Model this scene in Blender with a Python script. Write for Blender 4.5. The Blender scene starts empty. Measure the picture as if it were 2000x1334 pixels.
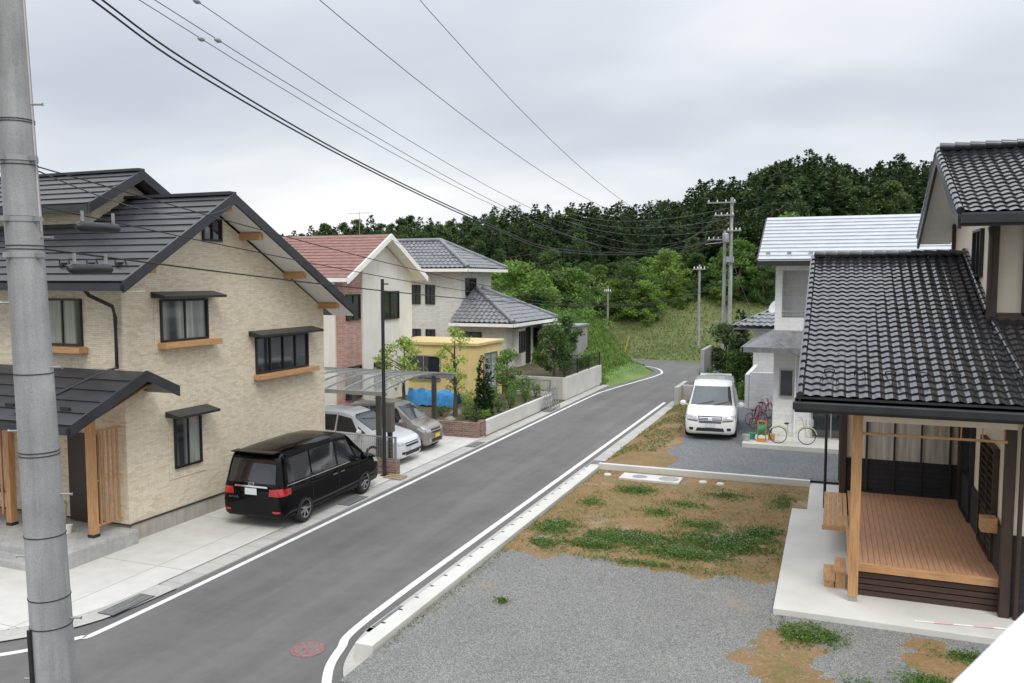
import bpy, math, random
from mathutils import Vector, Matrix, noise
R=random.Random(7)
V=Vector
sc=bpy.context.scene
COL=sc.collection
OFF={}
# ------------------------------------------------------------ mesh builder
class MB:
    def __init__(s): s.v=[];s.f=[];s.m=[]
    def add(s,vs,fs,m=0):
        o=len(s.v); s.v.extend([tuple(p) for p in vs])
        for f in fs: s.f.append([i+o for i in f]); s.m.append(m)
        return s
    def box(s,x0,x1,y0,y1,z0,z1,m=0):
        if x1<x0:x0,x1=x1,x0
        if y1<y0:y0,y1=y1,y0
        if z1<z0:z0,z1=z1,z0
        return s.add([(x0,y0,z0),(x1,y0,z0),(x1,y1,z0),(x0,y1,z0),(x0,y0,z1),(x1,y0,z1),(x1,y1,z1),(x0,y1,z1)],
          [(3,2,1,0),(4,5,6,7),(0,1,5,4),(1,2,6,5),(2,3,7,6),(3,0,4,7)],m)
    def quad(s,a,b,c,d,m=0): return s.add([a,b,c,d],[(0,1,2,3)],m)
    def poly(s,pts,m=0): return s.add(pts,[tuple(range(len(pts)))],m)
    def prism(s,pts,vec,m=0):
        n=len(pts); vec=V(vec); a=[V(p) for p in pts]; b=[p+vec for p in a]
        fs=[tuple(range(n))[::-1],tuple(range(n,2*n))]+[(i,(i+1)%n,n+(i+1)%n,n+i) for i in range(n)]
        return s.add(a+b,fs,m)
    def beam(s,p0,p1,w,h,m=0):
        p0=V(p0);p1=V(p1);d=(p1-p0).normalized()
        sd=d.cross(V((0,0,1)))
        if sd.length<.01: sd=V((1,0,0)); up=V((0,1,0))
        else: sd.normalize(); up=V((0,0,1))
        sd=sd*w/2; up=up*h/2
        vs=[p0-sd-up,p0+sd-up,p0+sd+up,p0-sd+up,p1-sd-up,p1+sd-up,p1+sd+up,p1-sd+up]
        return s.add(vs,[(0,1,2,3),(7,6,5,4),(0,4,5,1),(1,5,6,2),(2,6,7,3),(3,7,4,0)],m)
    def tube(s,pts,r,n=6,m=0,cap=True):
        pts=[V(p) for p in pts]; k=len(pts); rs=r if isinstance(r,(list,tuple)) else [r]*k
        vs=[];fs=[]
        for i,p in enumerate(pts):
            d=(pts[min(i+1,k-1)]-pts[max(i-1,0)])
            if d.length<1e-9: d=V((0,0,1))
            d.normalize()
            a=d.cross(V((0,0,1)) if abs(d.z)<.95 else V((1,0,0))); a.normalize(); b=d.cross(a)
            for j in range(n):
                t=2*math.pi*j/n; vs.append(p+(a*math.cos(t)+b*math.sin(t))*rs[i])
        for i in range(k-1):
            for j in range(n):
                fs.append((i*n+j,i*n+(j+1)%n,(i+1)*n+(j+1)%n,(i+1)*n+j))
        if cap: fs.append(tuple(range(n))[::-1]); fs.append(tuple((k-1)*n+j for j in range(n)))
        return s.add(vs,fs,m)
    def cyl(s,p0,p1,r0,r1=None,n=14,m=0): return s.tube([p0,p1],[r0,r0 if r1 is None else r1],n,m)
    def lathe(s,c,axis,prof,n=24,m=0,closed=False):
        c=V(c);ax=V(axis).normalized(); a=ax.cross(V((0,0,1)) if abs(ax.z)<.9 else V((1,0,0))).normalized(); b=ax.cross(a)
        vs=[];fs=[];k=len(prof)
        for j in range(n):
            t=2*math.pi*j/n; d=a*math.cos(t)+b*math.sin(t)
            for (r,h) in prof: vs.append(c+ax*h+d*r)
        for j in range(n):
            for i in range(k-1 if not closed else k):
                i2=(i+1)%k; fs.append((j*k+i,j*k+i2,((j+1)%n)*k+i2,((j+1)%n)*k+i))
        return s.add(vs,fs,m)
def mk(name,mb,mats,parent=None,smooth=False,ang=40,local=False,fix=True,bev=0,label=None):
    me=bpy.data.meshes.new(name)
    o=V((0,0,0)) if (parent is None or local) else OFF[parent.name]
    me.from_pydata([(p[0]-o.x,p[1]-o.y,p[2]-o.z) for p in mb.v],[],mb.f)
    if not isinstance(mats,(list,tuple)): mats=[mats]
    for m in mats: me.materials.append(m)
    me.polygons.foreach_set('material_index',mb.m)
    if fix:
        import bmesh
        bm=bmesh.new(); bm.from_mesh(me); bmesh.ops.recalc_face_normals(bm,faces=bm.faces); bm.to_mesh(me); bm.free()
    if smooth:
        me.shade_smooth(); me.set_sharp_from_angle(angle=math.radians(ang))
    ob=bpy.data.objects.new(name,me); COL.objects.link(ob)
    if parent is not None:
        ob.parent=parent; OFF[ob.name]=OFF[parent.name]
    else: OFF[ob.name]=V((0,0,0))
    if bev:
        b=ob.modifiers.new('b','BEVEL'); b.width=bev; b.segments=2; b.limit_method='ANGLE'
    if label: ob['label']=label
    return ob
def thing(name,label,cat,loc,rot=0,group=None):
    e=bpy.data.objects.new(name,None); COL.objects.link(e); e.location=loc; e.rotation_euler=(0,0,rot)
    e.empty_display_size=.3; e['label']=label; e['category']=cat
    if group: e['group']=group
    OFF[e.name]=V(loc); return e
def solo(name,mb,mats,label,cat,loc,group=None,**k):
    for i,p in enumerate(mb.v): mb.v[i]=(p[0]-loc[0],p[1]-loc[1],p[2]-loc[2])
    ob=mk(name,mb,mats,None,**k); ob.location=loc; ob['label']=label; ob['category']=cat
    if group: ob['group']=group
    OFF[ob.name]=V(loc); return ob
def struct(name,mb,mats,**k):
    ob=mk(name,mb,mats,None,**k); ob['kind']='structure'; return ob
def dup(src,loc,rot=None,scale=None,label=None):
    def rec(o,par):
        c=o.copy(); COL.objects.link(c)
        if par is not None: c.parent=par
        for ch in list(o.children): rec(ch,c)
        return c
    c=rec(src,None); c.location=loc
    if rot is not None: c.rotation_euler=(0,0,rot)
    if scale is not None: c.scale=scale if isinstance(scale,tuple) else (scale,)*3
    if label: c['label']=label
    return c
def textpart(body,size,par,loc,rot,mat,ex=.002):
    tc=bpy.data.curves.new('lettering','FONT'); tc.body=body; tc.size=size; tc.align_x='CENTER'; tc.extrude=ex
    o=bpy.data.objects.new('tmp',tc); COL.objects.link(o); bpy.context.view_layer.update()
    me=bpy.data.meshes.new_from_object(o.evaluated_get(bpy.context.evaluated_depsgraph_get())); bpy.data.objects.remove(o)
    me.materials.clear(); me.materials.append(mat)
    ob=bpy.data.objects.new('lettering',me); COL.objects.link(ob); ob.parent=par; ob.location=loc; ob.rotation_euler=rot; return ob
# ------------------------------------------------------------ materials
def nodes(name):
    m=bpy.data.materials.new(name); m.use_nodes=True; t=m.node_tree; b=t.nodes['Principled BSDF']; return m,t,b
def N(t,ty,**k):
    n=t.nodes.new(ty)
    for a,v in k.items(): setattr(n,a,v)
    return n
def noi(t,vec,scale,detail=4,rough=.55):
    n=N(t,'ShaderNodeTexNoise'); n.inputs['Scale'].default_value=scale; n.inputs['Detail'].default_value=detail; n.inputs['Roughness'].default_value=rough
    if vec is not None: t.links.new(vec,n.inputs['Vector'])
    return n.outputs['Fac']
def ramp(t,fac,stops):
    r=N(t,'ShaderNodeValToRGB'); e=r.color_ramp.elements
    while len(e)<len(stops): e.new(.5)
    for i,(p,c) in enumerate(stops): e[i].position=p; e[i].color=(c[0],c[1],c[2],1)
    t.links.new(fac,r.inputs['Fac']); return r.outputs['Color']
def mixc(t,fac,a,b,mode='MIX'):
    n=N(t,'ShaderNodeMix',data_type='RGBA',blend_type=mode)
    for sock,val in ((n.inputs[0],fac),(n.inputs[6],a),(n.inputs[7],b)):
        if hasattr(val,'is_linked'): t.links.new(val,sock)
        elif isinstance(val,(int,float)): sock.default_value=val
        else: sock.default_value=(val[0],val[1],val[2],1)
    return n.outputs[2]
def math_(t,op,a,b=0):
    n=N(t,'ShaderNodeMath',operation=op)
    for sock,val in ((n.inputs[0],a),(n.inputs[1],b)):
        if hasattr(val,'is_linked'): t.links.new(val,sock)
        else: sock.default_value=val
    return n.outputs[0]
def bump(t,b,h,strength,dist=.01):
    n=N(t,'ShaderNodeBump'); n.inputs['Strength'].default_value=strength; n.inputs['Distance'].default_value=dist
    t.links.new(h,n.inputs['Height']); t.links.new(n.outputs['Normal'],b.inputs['Normal'])
def mulc(c,k): return tuple(min(1,x*k) for x in c)
def coord(t): return N(t,'ShaderNodeTexCoord').outputs['Object']
def scalev(t,vec,s):
    n=N(t,'ShaderNodeMapping'); n.inputs['Scale'].default_value=s; t.links.new(vec,n.inputs['Vector']); return n.outputs['Vector']
def M(name,col,rough=.6,var=.15,scale=2.5,bs=0,bscale=60,metal=0,coat=0,streak=0,spec=.5,bdist=.005,fine=.06):
    m,t,b=nodes(name); co=coord(t)
    f=noi(t,co,scale)
    c=ramp(t,f,[(.3,mulc(col,1-var)),(.7,mulc(col,1+var))])
    if fine:
        f2=noi(t,co,bscale,3); c=mixc(t,1,c,ramp(t,f2,[(.3,(1-fine,)*3),(.7,(1,1,1))]),'MULTIPLY')
    if streak:
        f3=noi(t,scalev(t,co,(5,5,.35)),1.5,5); c=mixc(t,1,c,ramp(t,f3,[(.35,(1-streak,1-streak,1-streak)),(.62,(1,1,1))]),'MULTIPLY')
    t.links.new(c,b.inputs['Base Color'])
    rr=N(t,'ShaderNodeMapRange'); rr.inputs['To Min'].default_value=max(0,rough-.08); rr.inputs['To Max'].default_value=min(1,rough+.08); t.links.new(f,rr.inputs['Value']); t.links.new(rr.outputs[0],b.inputs['Roughness'])
    b.inputs['Metallic'].default_value=metal; b.inputs['Coat Weight'].default_value=coat; b.inputs['Coat Roughness'].default_value=.02
    b.inputs['Specular IOR Level'].default_value=spec
    if bs: bump(t,b,noi(t,co,bscale,3),bs,bdist)
    return m
def wallvec(t):
    s=N(t,'ShaderNodeSeparateXYZ'); t.links.new(coord(t),s.inputs[0])
    c=N(t,'ShaderNodeCombineXYZ'); t.links.new(math_(t,'ADD',s.outputs[0],s.outputs[1]),c.inputs[0]); t.links.new(s.outputs[2],c.inputs[1]); return c.outputs[0]
def brickm(name,cols,mortar,bw,bh,ms,bs=.6,rough=.8,streak=.12,flat=False,offset=.5,nz=.78):
    m,t,b=nodes(name); vec=coord(t) if flat else wallvec(t)
    br=N(t,'ShaderNodeTexBrick'); br.inputs['Scale'].default_value=1; br.inputs['Brick Width'].default_value=bw; br.inputs['Row Height'].default_value=bh
    br.inputs['Mortar Size'].default_value=ms; br.inputs['Mortar Smooth'].default_value=.2; br.offset=offset
    br.inputs['Color1'].default_value=(0,0,0,1);br.inputs['Color2'].default_value=(1,1,1,1);br.inputs['Mortar'].default_value=(.5,.5,.5,1)
    t.links.new(vec,br.inputs['Vector'])
    k=len(cols); c=ramp(t,br.outputs['Color'],[(.05+.9*i/max(1,k-1),cc) for i,cc in enumerate(cols)])
    c=mixc(t,1,c,ramp(t,noi(t,coord(t),9 if not flat else 2.5,5),[(.3,(nz,nz,nz)),(.7,(1.0,1.0,1.0))]),'MULTIPLY')
    c=mixc(t,br.outputs['Fac'],c,mortar)
    if streak: c=mixc(t,1,c,ramp(t,noi(t,scalev(t,coord(t),(3,3,.4)),1.2,5),[(.35,(1-streak,)*3),(.62,(1,1,1))]),'MULTIPLY')
    t.links.new(c,b.inputs['Base Color']); b.inputs['Roughness'].default_value=rough
    h=math_(t,'SUBTRACT',math_(t,'ADD',math_(t,'MULTIPLY',br.outputs['Color'],.5 if not flat else 0),math_(t,'MULTIPLY',noi(t,coord(t),40),.4)),math_(t,'MULTIPLY',br.outputs['Fac'],.8))
    bump(t,b,h,bs,.012); return m
def leafm(name,cols,var_obj=True,scale=1.2,tl=.28):
    m,t,b=nodes(name); g=N(t,'ShaderNodeNewGeometry')
    f=noi(t,g.outputs['Position'],scale,3,.6)
    f2=g.outputs['Random Per Island']
    mixf=math_(t,'ADD',math_(t,'MULTIPLY',f,.6),math_(t,'MULTIPLY',f2,.4))
    c=ramp(t,mixf,[(.3,cols[0]),(.5,cols[1]),(.72,cols[2])])
    if var_obj:
        oi=N(t,'ShaderNodeObjectInfo'); c=mixc(t,1,c,ramp(t,oi.outputs['Random'],[(0,(.75,.8,.75)),(.5,(1,1,1)),(1,(1.3,1.18,.95))]),'MULTIPLY')
    t.links.new(c,b.inputs['Base Color']); b.inputs['Roughness'].default_value=.65; b.inputs['Specular IOR Level'].default_value=.25
    tr=N(t,'ShaderNodeBsdfTranslucent'); t.links.new(c,tr.inputs['Color'])
    mx=N(t,'ShaderNodeMixShader'); mx.inputs[0].default_value=tl
    t.links.new(b.outputs[0],mx.inputs[1]); t.links.new(tr.outputs[0],mx.inputs[2])
    t.links.new(mx.outputs[0],t.nodes['Material Output'].inputs['Surface']); return m
def woodm(name,col,axis='z',var=.3,rough=.55):
    m,t,b=nodes(name); s={'x':(1.2,14,14),'y':(14,1.2,14),'z':(14,14,1.2)}[axis]
    f=noi(t,scalev(t,coord(t),s),2.2,6)
    c=ramp(t,f,[(.3,mulc(col,1-var)),(.7,mulc(col,1+var*.6))]); t.links.new(c,b.inputs['Base Color']); b.inputs['Roughness'].default_value=rough
    bump(t,b,f,.25,.004); return m
def gravelm(name,cols,scale=38,dirt=None):
    m,t,b=nodes(name); co=coord(t)
    vo=N(t,'ShaderNodeTexVoronoi'); vo.inputs['Scale'].default_value=scale; t.links.new(co,vo.inputs['Vector'])
    sp=N(t,'ShaderNodeSeparateXYZ'); t.links.new(vo.outputs['Color'],sp.inputs[0])
    c=ramp(t,sp.outputs[0],[(.05+.3*i,cc) for i,cc in enumerate(cols)])
    c=mixc(t,1,c,ramp(t,vo.outputs['Distance'],[(.3,(1,1,1)),(.75,(.5,.5,.5))]),'MULTIPLY')
    c=mixc(t,1,c,ramp(t,noi(t,co,.8,5,.6),[(.3,(.88,.88,.88)),(.7,(1.04,1.04,1.02))]),'MULTIPLY')
    if dirt:
        c=mixc(t,ramp(t,noi(t,co,.45,7,.7),[(.6,(0,0,0)),(.72,(.8,.8,.8))]),c,dirt)
    t.links.new(c,b.inputs['Base Color']); b.inputs['Roughness'].default_value=.85
    bump(t,b,math_(t,'SUBTRACT',1,vo.outputs['Distance']),.6,.01); return m
def glassm(name,dark=(.02,.025,.03),cur=None,scale=9.,th=.42):
    m,t,b=nodes(name)
    if cur:
        s=N(t,'ShaderNodeSeparateXYZ'); t.links.new(coord(t),s.inputs[0])
        c1=N(t,'ShaderNodeCombineXYZ'); t.links.new(math_(t,'ADD',s.outputs[0],s.outputs[1]),c1.inputs[0]); t.links.new(math_(t,'MULTIPLY',s.outputs[2],.06),c1.inputs[1])
        f=noi(t,c1.outputs[0],scale,2); f2=noi(t,c1.outputs[0],1.1,1)
        c=mixc(t,ramp(t,f2,[(th,(0,0,0)),(th+.08,(1,1,1))]),dark,ramp(t,f,[(.3,mulc(cur,.55)),(.7,cur)])); t.links.new(c,b.inputs['Base Color'])  # darker bands put the curtain fold shading into the pane colour
    else:
        c=ramp(t,noi(t,coord(t),.8,3),[(.3,mulc(dark,.6)),(.7,mulc(dark,1.6))]); t.links.new(c,b.inputs['Base Color'])
    b.inputs['Roughness'].default_value=.06; b.inputs['Specular IOR Level'].default_value=.8; b.inputs['Coat Weight'].default_value=.6; b.inputs['Coat Roughness'].default_value=.02; return m
stone=brickm('stone_siding',[(.69,.58,.42),(.79,.7,.54),(.82,.74,.59),(.73,.63,.47)],(.6,.5,.37),.19,.05,.004,bs=.65,nz=.86,streak=.05)
pinkbrick=brickm('pink_brick',[(.42,.21,.17),(.52,.29,.24),(.56,.34,.28)],(.55,.46,.42),.24,.075,.006)
lowbrick=brickm('garden_brick',[(.2,.11,.08),(.27,.15,.11),(.31,.2,.15)],(.3,.27,.24),.22,.08,.01)
siding_white=brickm('white_block_siding',[(.76,.76,.75),(.82,.82,.81),(.79,.79,.78)],(.6,.6,.59),.45,.15,.005,bs=.4,streak=.08,nz=.9)
siding_grey=brickm('textured_siding',[(.64,.62,.56),(.74,.72,.66),(.69,.67,.61)],(.54,.52,.47),.3,.1,.005,bs=.4,streak=.06,nz=.9)
plaster=M('white_plaster',(.78,.75,.69),.85,.05,1.5,bs=.2,streak=.08)
cream=M('cream_plaster',(.74,.66,.53),.85,.06,1.5,bs=.3,streak=.08)
soffitm=M('white_soffit',(.88,.86,.82),.7,.04)
concrete=M('concrete',(.46,.45,.42),.85,.14,1.2,bs=.3,bscale=80,streak=.12)
concrete_l=M('pale_concrete',(.6,.59,.55),.85,.1,.9,bs=.2,bscale=90,fine=.1)
found=M('foundation_render',(.42,.39,.33),.9,.1,2,bs=.3,streak=.2)
blackmetal=M('black_metal',(.022,.023,.026),.4,.2,4)
darkframe=M('dark_bronze_frame',(.02,.018,.017),.4,.2,6)
roofblack=M('black_roof_sheet',(.032,.033,.039),.4,.25,1.5,spec=.5,bs=.05)
tileblack=M('glazed_black_tile',(.018,.018,.021),.2,.35,5,spec=.8,fine=.2,coat=.35)
tilegrey=M('grey_roof_tile',(.175,.18,.19),.36,.3,4,spec=.6)
tilered=M('red_brown_shingle',(.27,.15,.13),.85,.18,4,bs=.2,spec=.3)
roofsilver=M('pale_metal_roof',(.52,.54,.57),.38,.08,2,metal=.3)
orange=woodm('orange_timber',(.5,.27,.12),'z'); orange_x=woodm('orange_timber_x',(.5,.27,.12),'x'); orange_y=woodm('orange_timber_y',(.52,.29,.13),'y')
deckm=woodm('deck_boards',(.46,.25,.145),'y',.2,.6); darkwood=woodm('dark_timber',(.045,.026,.018),'z'); darkwood_x=woodm('dark_timber_boards',(.06,.03,.02),'x'); palewood=woodm('pale_timber',(.42,.31,.2),'x')
darkside=brickm('dark_lower_siding',[(.02,.02,.022),(.03,.03,.033)],(.01,.01,.01),.9,.12,.008,bs=.5)
alu=M('aluminium',(.45,.45,.45),.35,.1,metal=.8); steelgrey=M('galvanised_steel',(.35,.36,.36),.5,.15,metal=.5)
polem=M('pole_concrete',(.4,.4,.4),.85,.25,1.6,bs=.35,bscale=90,streak=.3,fine=.25)
rubber=M('tyre_rubber',(.018,.018,.018),.8,.2); rimm=M('alloy_rim',(.5,.5,.51),.3,.08,metal=.9)
darkpl=M('dark_plastic',(.02,.02,.021),.55,.2); chrome=M('chrome',(.7,.7,.71),.12,.05,metal=1)
gl=glassm('window_glass'); glc=glassm('window_glass_curtain',(.03,.035,.04),(.4,.41,.38)); carglass=glassm('car_glass',(.012,.014,.016))
glp=glassm('window_glass_pale_curtain',(.05,.055,.06),(.62,.6,.54),12,.3)
shieldglass=glassm('windshield_glass',(.045,.06,.062))
redlens=M('red_lens',(.4,.012,.012),.15,.15,coat=1); clearlens=M('clear_lens',(.42,.44,.47),.1,.35,14,coat=1); platem=M('plate',(.62,.7,.68),.5,.05)
platey=M('yellow_plate',(.75,.55,.05),.5,.05)
whitepaint=M('white_paint_line',(.78,.78,.76),.7,.12,3,bs=.15,fine=.3)
def paint(n,c,metal=0,coat=1,spec=.5): return M(n,c,.4,.03,1,coat=coat,metal=metal,fine=0,spec=spec)
p_black=paint('black_paint',(.002,.002,.003),0,.55,.0); p_white=paint('pearl_white_paint',(.8,.8,.78)); p_silver=paint('silver_white_paint',(.66,.68,.71),.2); p_taupe=paint('taupe_silver_paint',(.3,.27,.25),.5)
asph,t,b=nodes('asphalt'); co=coord(t)
c=ramp(t,noi(t,co,.35,6,.6),[(.3,(.124,.119,.115)),(.7,(.16,.154,.149))])
c=mixc(t,1,c,ramp(t,noi(t,co,110,2),[(.3,(.66,.66,.66)),(.7,(1.22,1.22,1.22))]),'MULTIPLY')
c=mixc(t,1,c,ramp(t,noi(t,scalev(t,co,(1.6,.07,1)),1.,4),[(.35,(.84,.84,.84)),(.65,(1.06,1.06,1.06))]),'MULTIPLY')
c=mixc(t,1,c,ramp(t,noi(t,co,1.7,6,.75),[(.3,(.86,.86,.86)),(.55,(1.02,1.02,1.02))]),'MULTIPLY')
t.links.new(c,b.inputs['Base Color']); b.inputs['Roughness'].default_value=.82; bump(t,b,noi(t,co,120,2),.4,.006)
gravel=gravelm('gravel',[(.17,.17,.165),(.225,.225,.215),(.28,.275,.265),(.37,.365,.345)],58,(.3,.235,.165))
gravel_d=gravelm('dark_gravel',[(.13,.14,.15),(.18,.19,.205),(.23,.24,.25),(.33,.33,.33)],50)
def soilm(name,cols,green,gp=(.52,.66)):
    m,t,b=nodes(name); co=coord(t)
    c=ramp(t,noi(t,co,.7,8,.7),[(.32,cols[0]),(.44,cols[1]),(.56,cols[2]),(.68,cols[3])])
    c=mixc(t,ramp(t,noi(t,co,1.6,7,.75),[(gp[0],(0,0,0)),(gp[1],(.7,.7,.7))]),c,green)
    c=mixc(t,1,c,ramp(t,noi(t,co,14,5,.7),[(.3,(.65,.65,.65)),(.7,(1.15,1.15,1.15))]),'MULTIPLY')
    c=mixc(t,1,c,ramp(t,noi(t,co,60,3),[(.3,(.65,.65,.65)),(.7,(1.15,1.15,1.15))]),'MULTIPLY')
    t.links.new(c,b.inputs['Base Color']); b.inputs['Roughness'].default_value=.95; bump(t,b,noi(t,co,40,4),.7,.03); return m
soil=soilm('bare_soil_dry_grass',[(.19,.15,.06),(.29,.175,.075),(.3,.19,.095),(.37,.29,.2)],(.17,.165,.05),(.48,.62))
soil_d=soilm('garden_soil',[(.08,.065,.04),(.13,.1,.06),(.16,.12,.08),(.2,.17,.12)],(.07,.1,.03),(.45,.6))
def hillmat(name,a,b1,c1):
    m,t,b=nodes(name); co=coord(t)
    c=ramp(t,noi(t,co,.22,7,.65),[(.3,a),(.5,b1),(.7,c1)])
    c=mixc(t,1,c,ramp(t,noi(t,scalev(t,co,(.3,.3,6)),1,4),[(.35,(.8,.8,.8)),(.65,(1.1,1.1,1.1))]),'MULTIPLY')
    c=mixc(t,1,c,ramp(t,noi(t,co,7,4),[(.3,(.7,.7,.7)),(.7,(1.12,1.12,1.12))]),'MULTIPLY')
    t.links.new(c,b.inputs['Base Color']); b.inputs['Roughness'].default_value=.95; bump(t,b,noi(t,co,6,5),.6,.1); return m
hillm=hillmat('olive_grass_slope',(.085,.12,.035),(.13,.16,.055),(.19,.19,.09))
bankm=hillmat('green_grass_bank',(.08,.15,.028),(.13,.22,.045),(.18,.26,.075))
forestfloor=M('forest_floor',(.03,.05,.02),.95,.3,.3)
slabm=brickm('concrete_slab_joints',[(.58,.57,.53),(.62,.61,.57),(.6,.585,.55)],(.3,.29,.27),4.4,3.3,.012,bs=.12,streak=0,flat=True,offset=0,nz=.86)
gutterm=brickm('gutter_blocks',[(.42,.41,.38),(.48,.47,.44),(.45,.44,.41)],(.24,.23,.21),5.0,.6,.01,bs=.15,streak=0,flat=True,offset=0,nz=.84)
tilestep=brickm('porch_tiles',[(.42,.42,.41),(.5,.5,.49)],(.3,.3,.3),.3,.3,.006,bs=.2,streak=.1)
yellowm=M('yellow_panel',(.76,.6,.27),.6,.06,2,streak=.08)
L_con=leafm('cedar_needles',[(.032,.06,.028),(.06,.1,.042),(.11,.16,.068)],scale=.35,tl=.3)  # forest needle colours lightened and greyed to stand in for distance haze
L_con2=leafm('pine_needles',[(.036,.068,.026),(.065,.11,.04),(.115,.165,.06)],scale=.35,tl=.3)  # also paled and desaturated, distance haze put into the colour
L_mid=leafm('mid_green_leaves',[(.045,.09,.025),(.085,.15,.04),(.14,.22,.065)],scale=.6)
L_light=leafm('light_green_leaves',[(.08,.155,.03),(.14,.25,.05),(.22,.34,.09)],scale=.8)
L_yel=leafm('yellow_green_leaves',[(.15,.24,.04),(.26,.37,.07),(.38,.48,.13)],scale=2)
L_grass=leafm('grass_blades',[(.09,.17,.03),(.14,.24,.05),(.21,.3,.09)],False,1.2)
L_clover=leafm('clover_leaves',[(.055,.115,.02),(.105,.19,.035),(.17,.27,.07)],False,3)
L_dry=leafm('dry_grass',[(.22,.16,.06),(.31,.24,.1),(.24,.24,.09)],False,2)
bark=M('bark',(.09,.07,.055),.9,.3,8,bs=.5)
# ------------------------------------------------------------ roof helpers
def tile_face(mb,A,B,C,D,w=.25,row=.28,amp=.035,step=.025,k=6,m=0):
    A,B,C,D=map(V,(A,B,C,D)); e=B-A; L=e.length; e.normalize()
    sD=(D-A).dot(e); sC=(C-A).dot(e); up=(D-A)-e*sD; S=up.length; up.normalize()
    n=e.cross(up).normalized()
    if n.z<0: n=-n
    nc=max(1,round(L/w)); w=L/nc; nr=max(1,round(S/row))
    def tm(s):
        if s<sD: return max(.0,s/sD) if sD>1e-6 else 1
        if s>sC: return max(.0,(L-s)/(L-sC)) if L-sC>1e-6 else 1
        return 1
    for c in range(nc):
        s0=c*w; tmax=min(1,max(tm(s0+w*.5),0))
        if tmax<=.01: continue
        prof=[]
        for j in range(k+1):
            q=j/k; prof.append((s0+q*w, amp*(.5+.5*math.cos(2*math.pi*(q-.3)))**.8))
        rows=max(1,math.ceil(tmax*nr)); vs=[];fs=[]
        for r in range(rows):
            t0=r/nr*S; t1=min((r+1)/nr,tmax)*S
            jit=R.uniform(-.003,.003)
            for (tt,hh) in ((t0,step+jit),(t1,jit)):
                for (s,h) in prof: vs.append(A+e*s+up*tt+n*(h+hh))
        kk=k+1
        for r in range(2*rows-1):
            for j in range(k): fs.append((r*kk+j,r*kk+j+1,(r+1)*kk+j+1,(r+1)*kk+j))
        mb.add(vs,fs,m)
def course_face(mb,A,B,C,D,n,step=.02,m=0):
    A,B,C,D=map(V,(A,B,C,D)); nn=(B-A).cross(D-A).normalized()
    if nn.z<0: nn=-nn
    for i in range(n):
        t0=i/n;t1=(i+1)/n
        a=A.lerp(D,t0);b=B.lerp(C,t0);c=B.lerp(C,t1);d=A.lerp(D,t1)
        mb.quad(a+nn*step,b+nn*step,c+nn*.002,d+nn*.002,m); mb.quad(a,b,b+nn*step,a+nn*step,m)
def slab(mb,A,B,C,D,th,m=0):
    mb.prism([V(A),V(B),V(C),V(D)],(0,0,-th),m)
def face(kind,plane):
    def f(mb,u0,u1,z0,z1,d0,d1,m=0):
        if kind=='X+': mb.box(plane+d0,plane+d1,u0,u1,z0,z1,m)
        elif kind=='X-': mb.box(plane-d1,plane-d0,u0,u1,z0,z1,m)
        else: mb.box(u0,u1,plane-d1,plane-d0,z0,z1,m)
    return f
def window(par,kind,plane,u0,u1,z0,z1,mull=1,frame=darkframe,pane=gl,fw=.05,hbar=0,depth=.07,label=None):
    f=face(kind,plane); a=MB()
    f(a,u0-fw,u0,z0-fw,z1+fw,.002,depth);f(a,u1,u1+fw,z0-fw,z1+fw,.002,depth)
    f(a,u0,u1,z1,z1+fw,.002,depth-.002);f(a,u0,u1,z0-fw,z0,.002,depth+.01)
    for i in range(mull):
        c=u0+(u1-u0)*(i+1)/(mull+1); f(a,c-fw*.4,c+fw*.4,z0,z1,.02,depth-.012)
    for i in range(hbar):
        c=z0+(z1-z0)*(i+1)/(hbar+1); f(a,u0,u1,c-.012,c+.012,.02,depth-.02)
    w=mk('window',a,frame,par,label=label)
    p=MB(); f(p,u0,u1,z0,z1,.004,.018); mk('pane',p,pane,w); return w
# ------------------------------------------------------------ ground, roads
g=MB(); g.quad((-3000,-1500,-.07),(3000,-1500,-.07),(3000,4000,-.07),(-3000,4000,-.07)); struct('ground',g,hillm)
def ss(x): x=max(0,min(1,x)); return x*x*(3-2*x)
def H(x,y):
    h=4.6*ss((y-62+.12*(x+8))/17)
    h+=(4+5*ss((x+25)/50))*ss((y-82)/50)
    h+=3.3*ss((-12.1-x)/3.4)*ss((y-45.2)/3.5)*ss((58.6-y)/3.6)*ss((x+30)/8)
    h+=.2*noise.noise(V((x*.12,y*.12,0)))*ss((h-.3)/1.)
    return h
hm=MB(); xs=[-300+i*10 for i in range(26)]+[-50+i*1.0 for i in range(70)]+[20+i*10 for i in range(24)]; ys=[44+i*1. for i in range(52)]+[96+i*8 for i in range(30)]
vs=[(x,y,H(x,y)-.05) for y in ys for x in xs]; nx=len(xs)
fs=[(j*nx+i,j*nx+i+1,(j+1)*nx+i+1,(j+1)*nx+i) for j in range(len(ys)-1) for i in range(nx-1)]
hm.add(vs,fs)
for i,f in enumerate(hm.f):
    y=hm.v[f[0]][1]; x=hm.v[f[0]][0]
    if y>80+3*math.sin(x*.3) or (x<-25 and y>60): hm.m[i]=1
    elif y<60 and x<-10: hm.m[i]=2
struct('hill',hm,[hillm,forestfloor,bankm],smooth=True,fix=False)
leftL=[(-11.7,12.4),(-11.7,40),(-11.5,44),(-10.9,48),(-10.35,52),(-10.5,54.2),(-11.6,56.6),(-14,58),(-20,58.6),(-40,59)]
rightL=[(-7.7,12.4),(-7.7,40),(-7.4,44),(-6.9,48),(-6.3,53),(-6.5,57),(-8.0,60.4),(-13,61.8),(-20,62),(-40,62)]
road=MB()
n=len(leftL); road.add([(p[0]-.5,p[1],0) for p in leftL]+[(p[0]+.5,p[1],0) for p in rightL],[(i,i+1,n+i+1,n+i) for i in range(n-1)])
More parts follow.
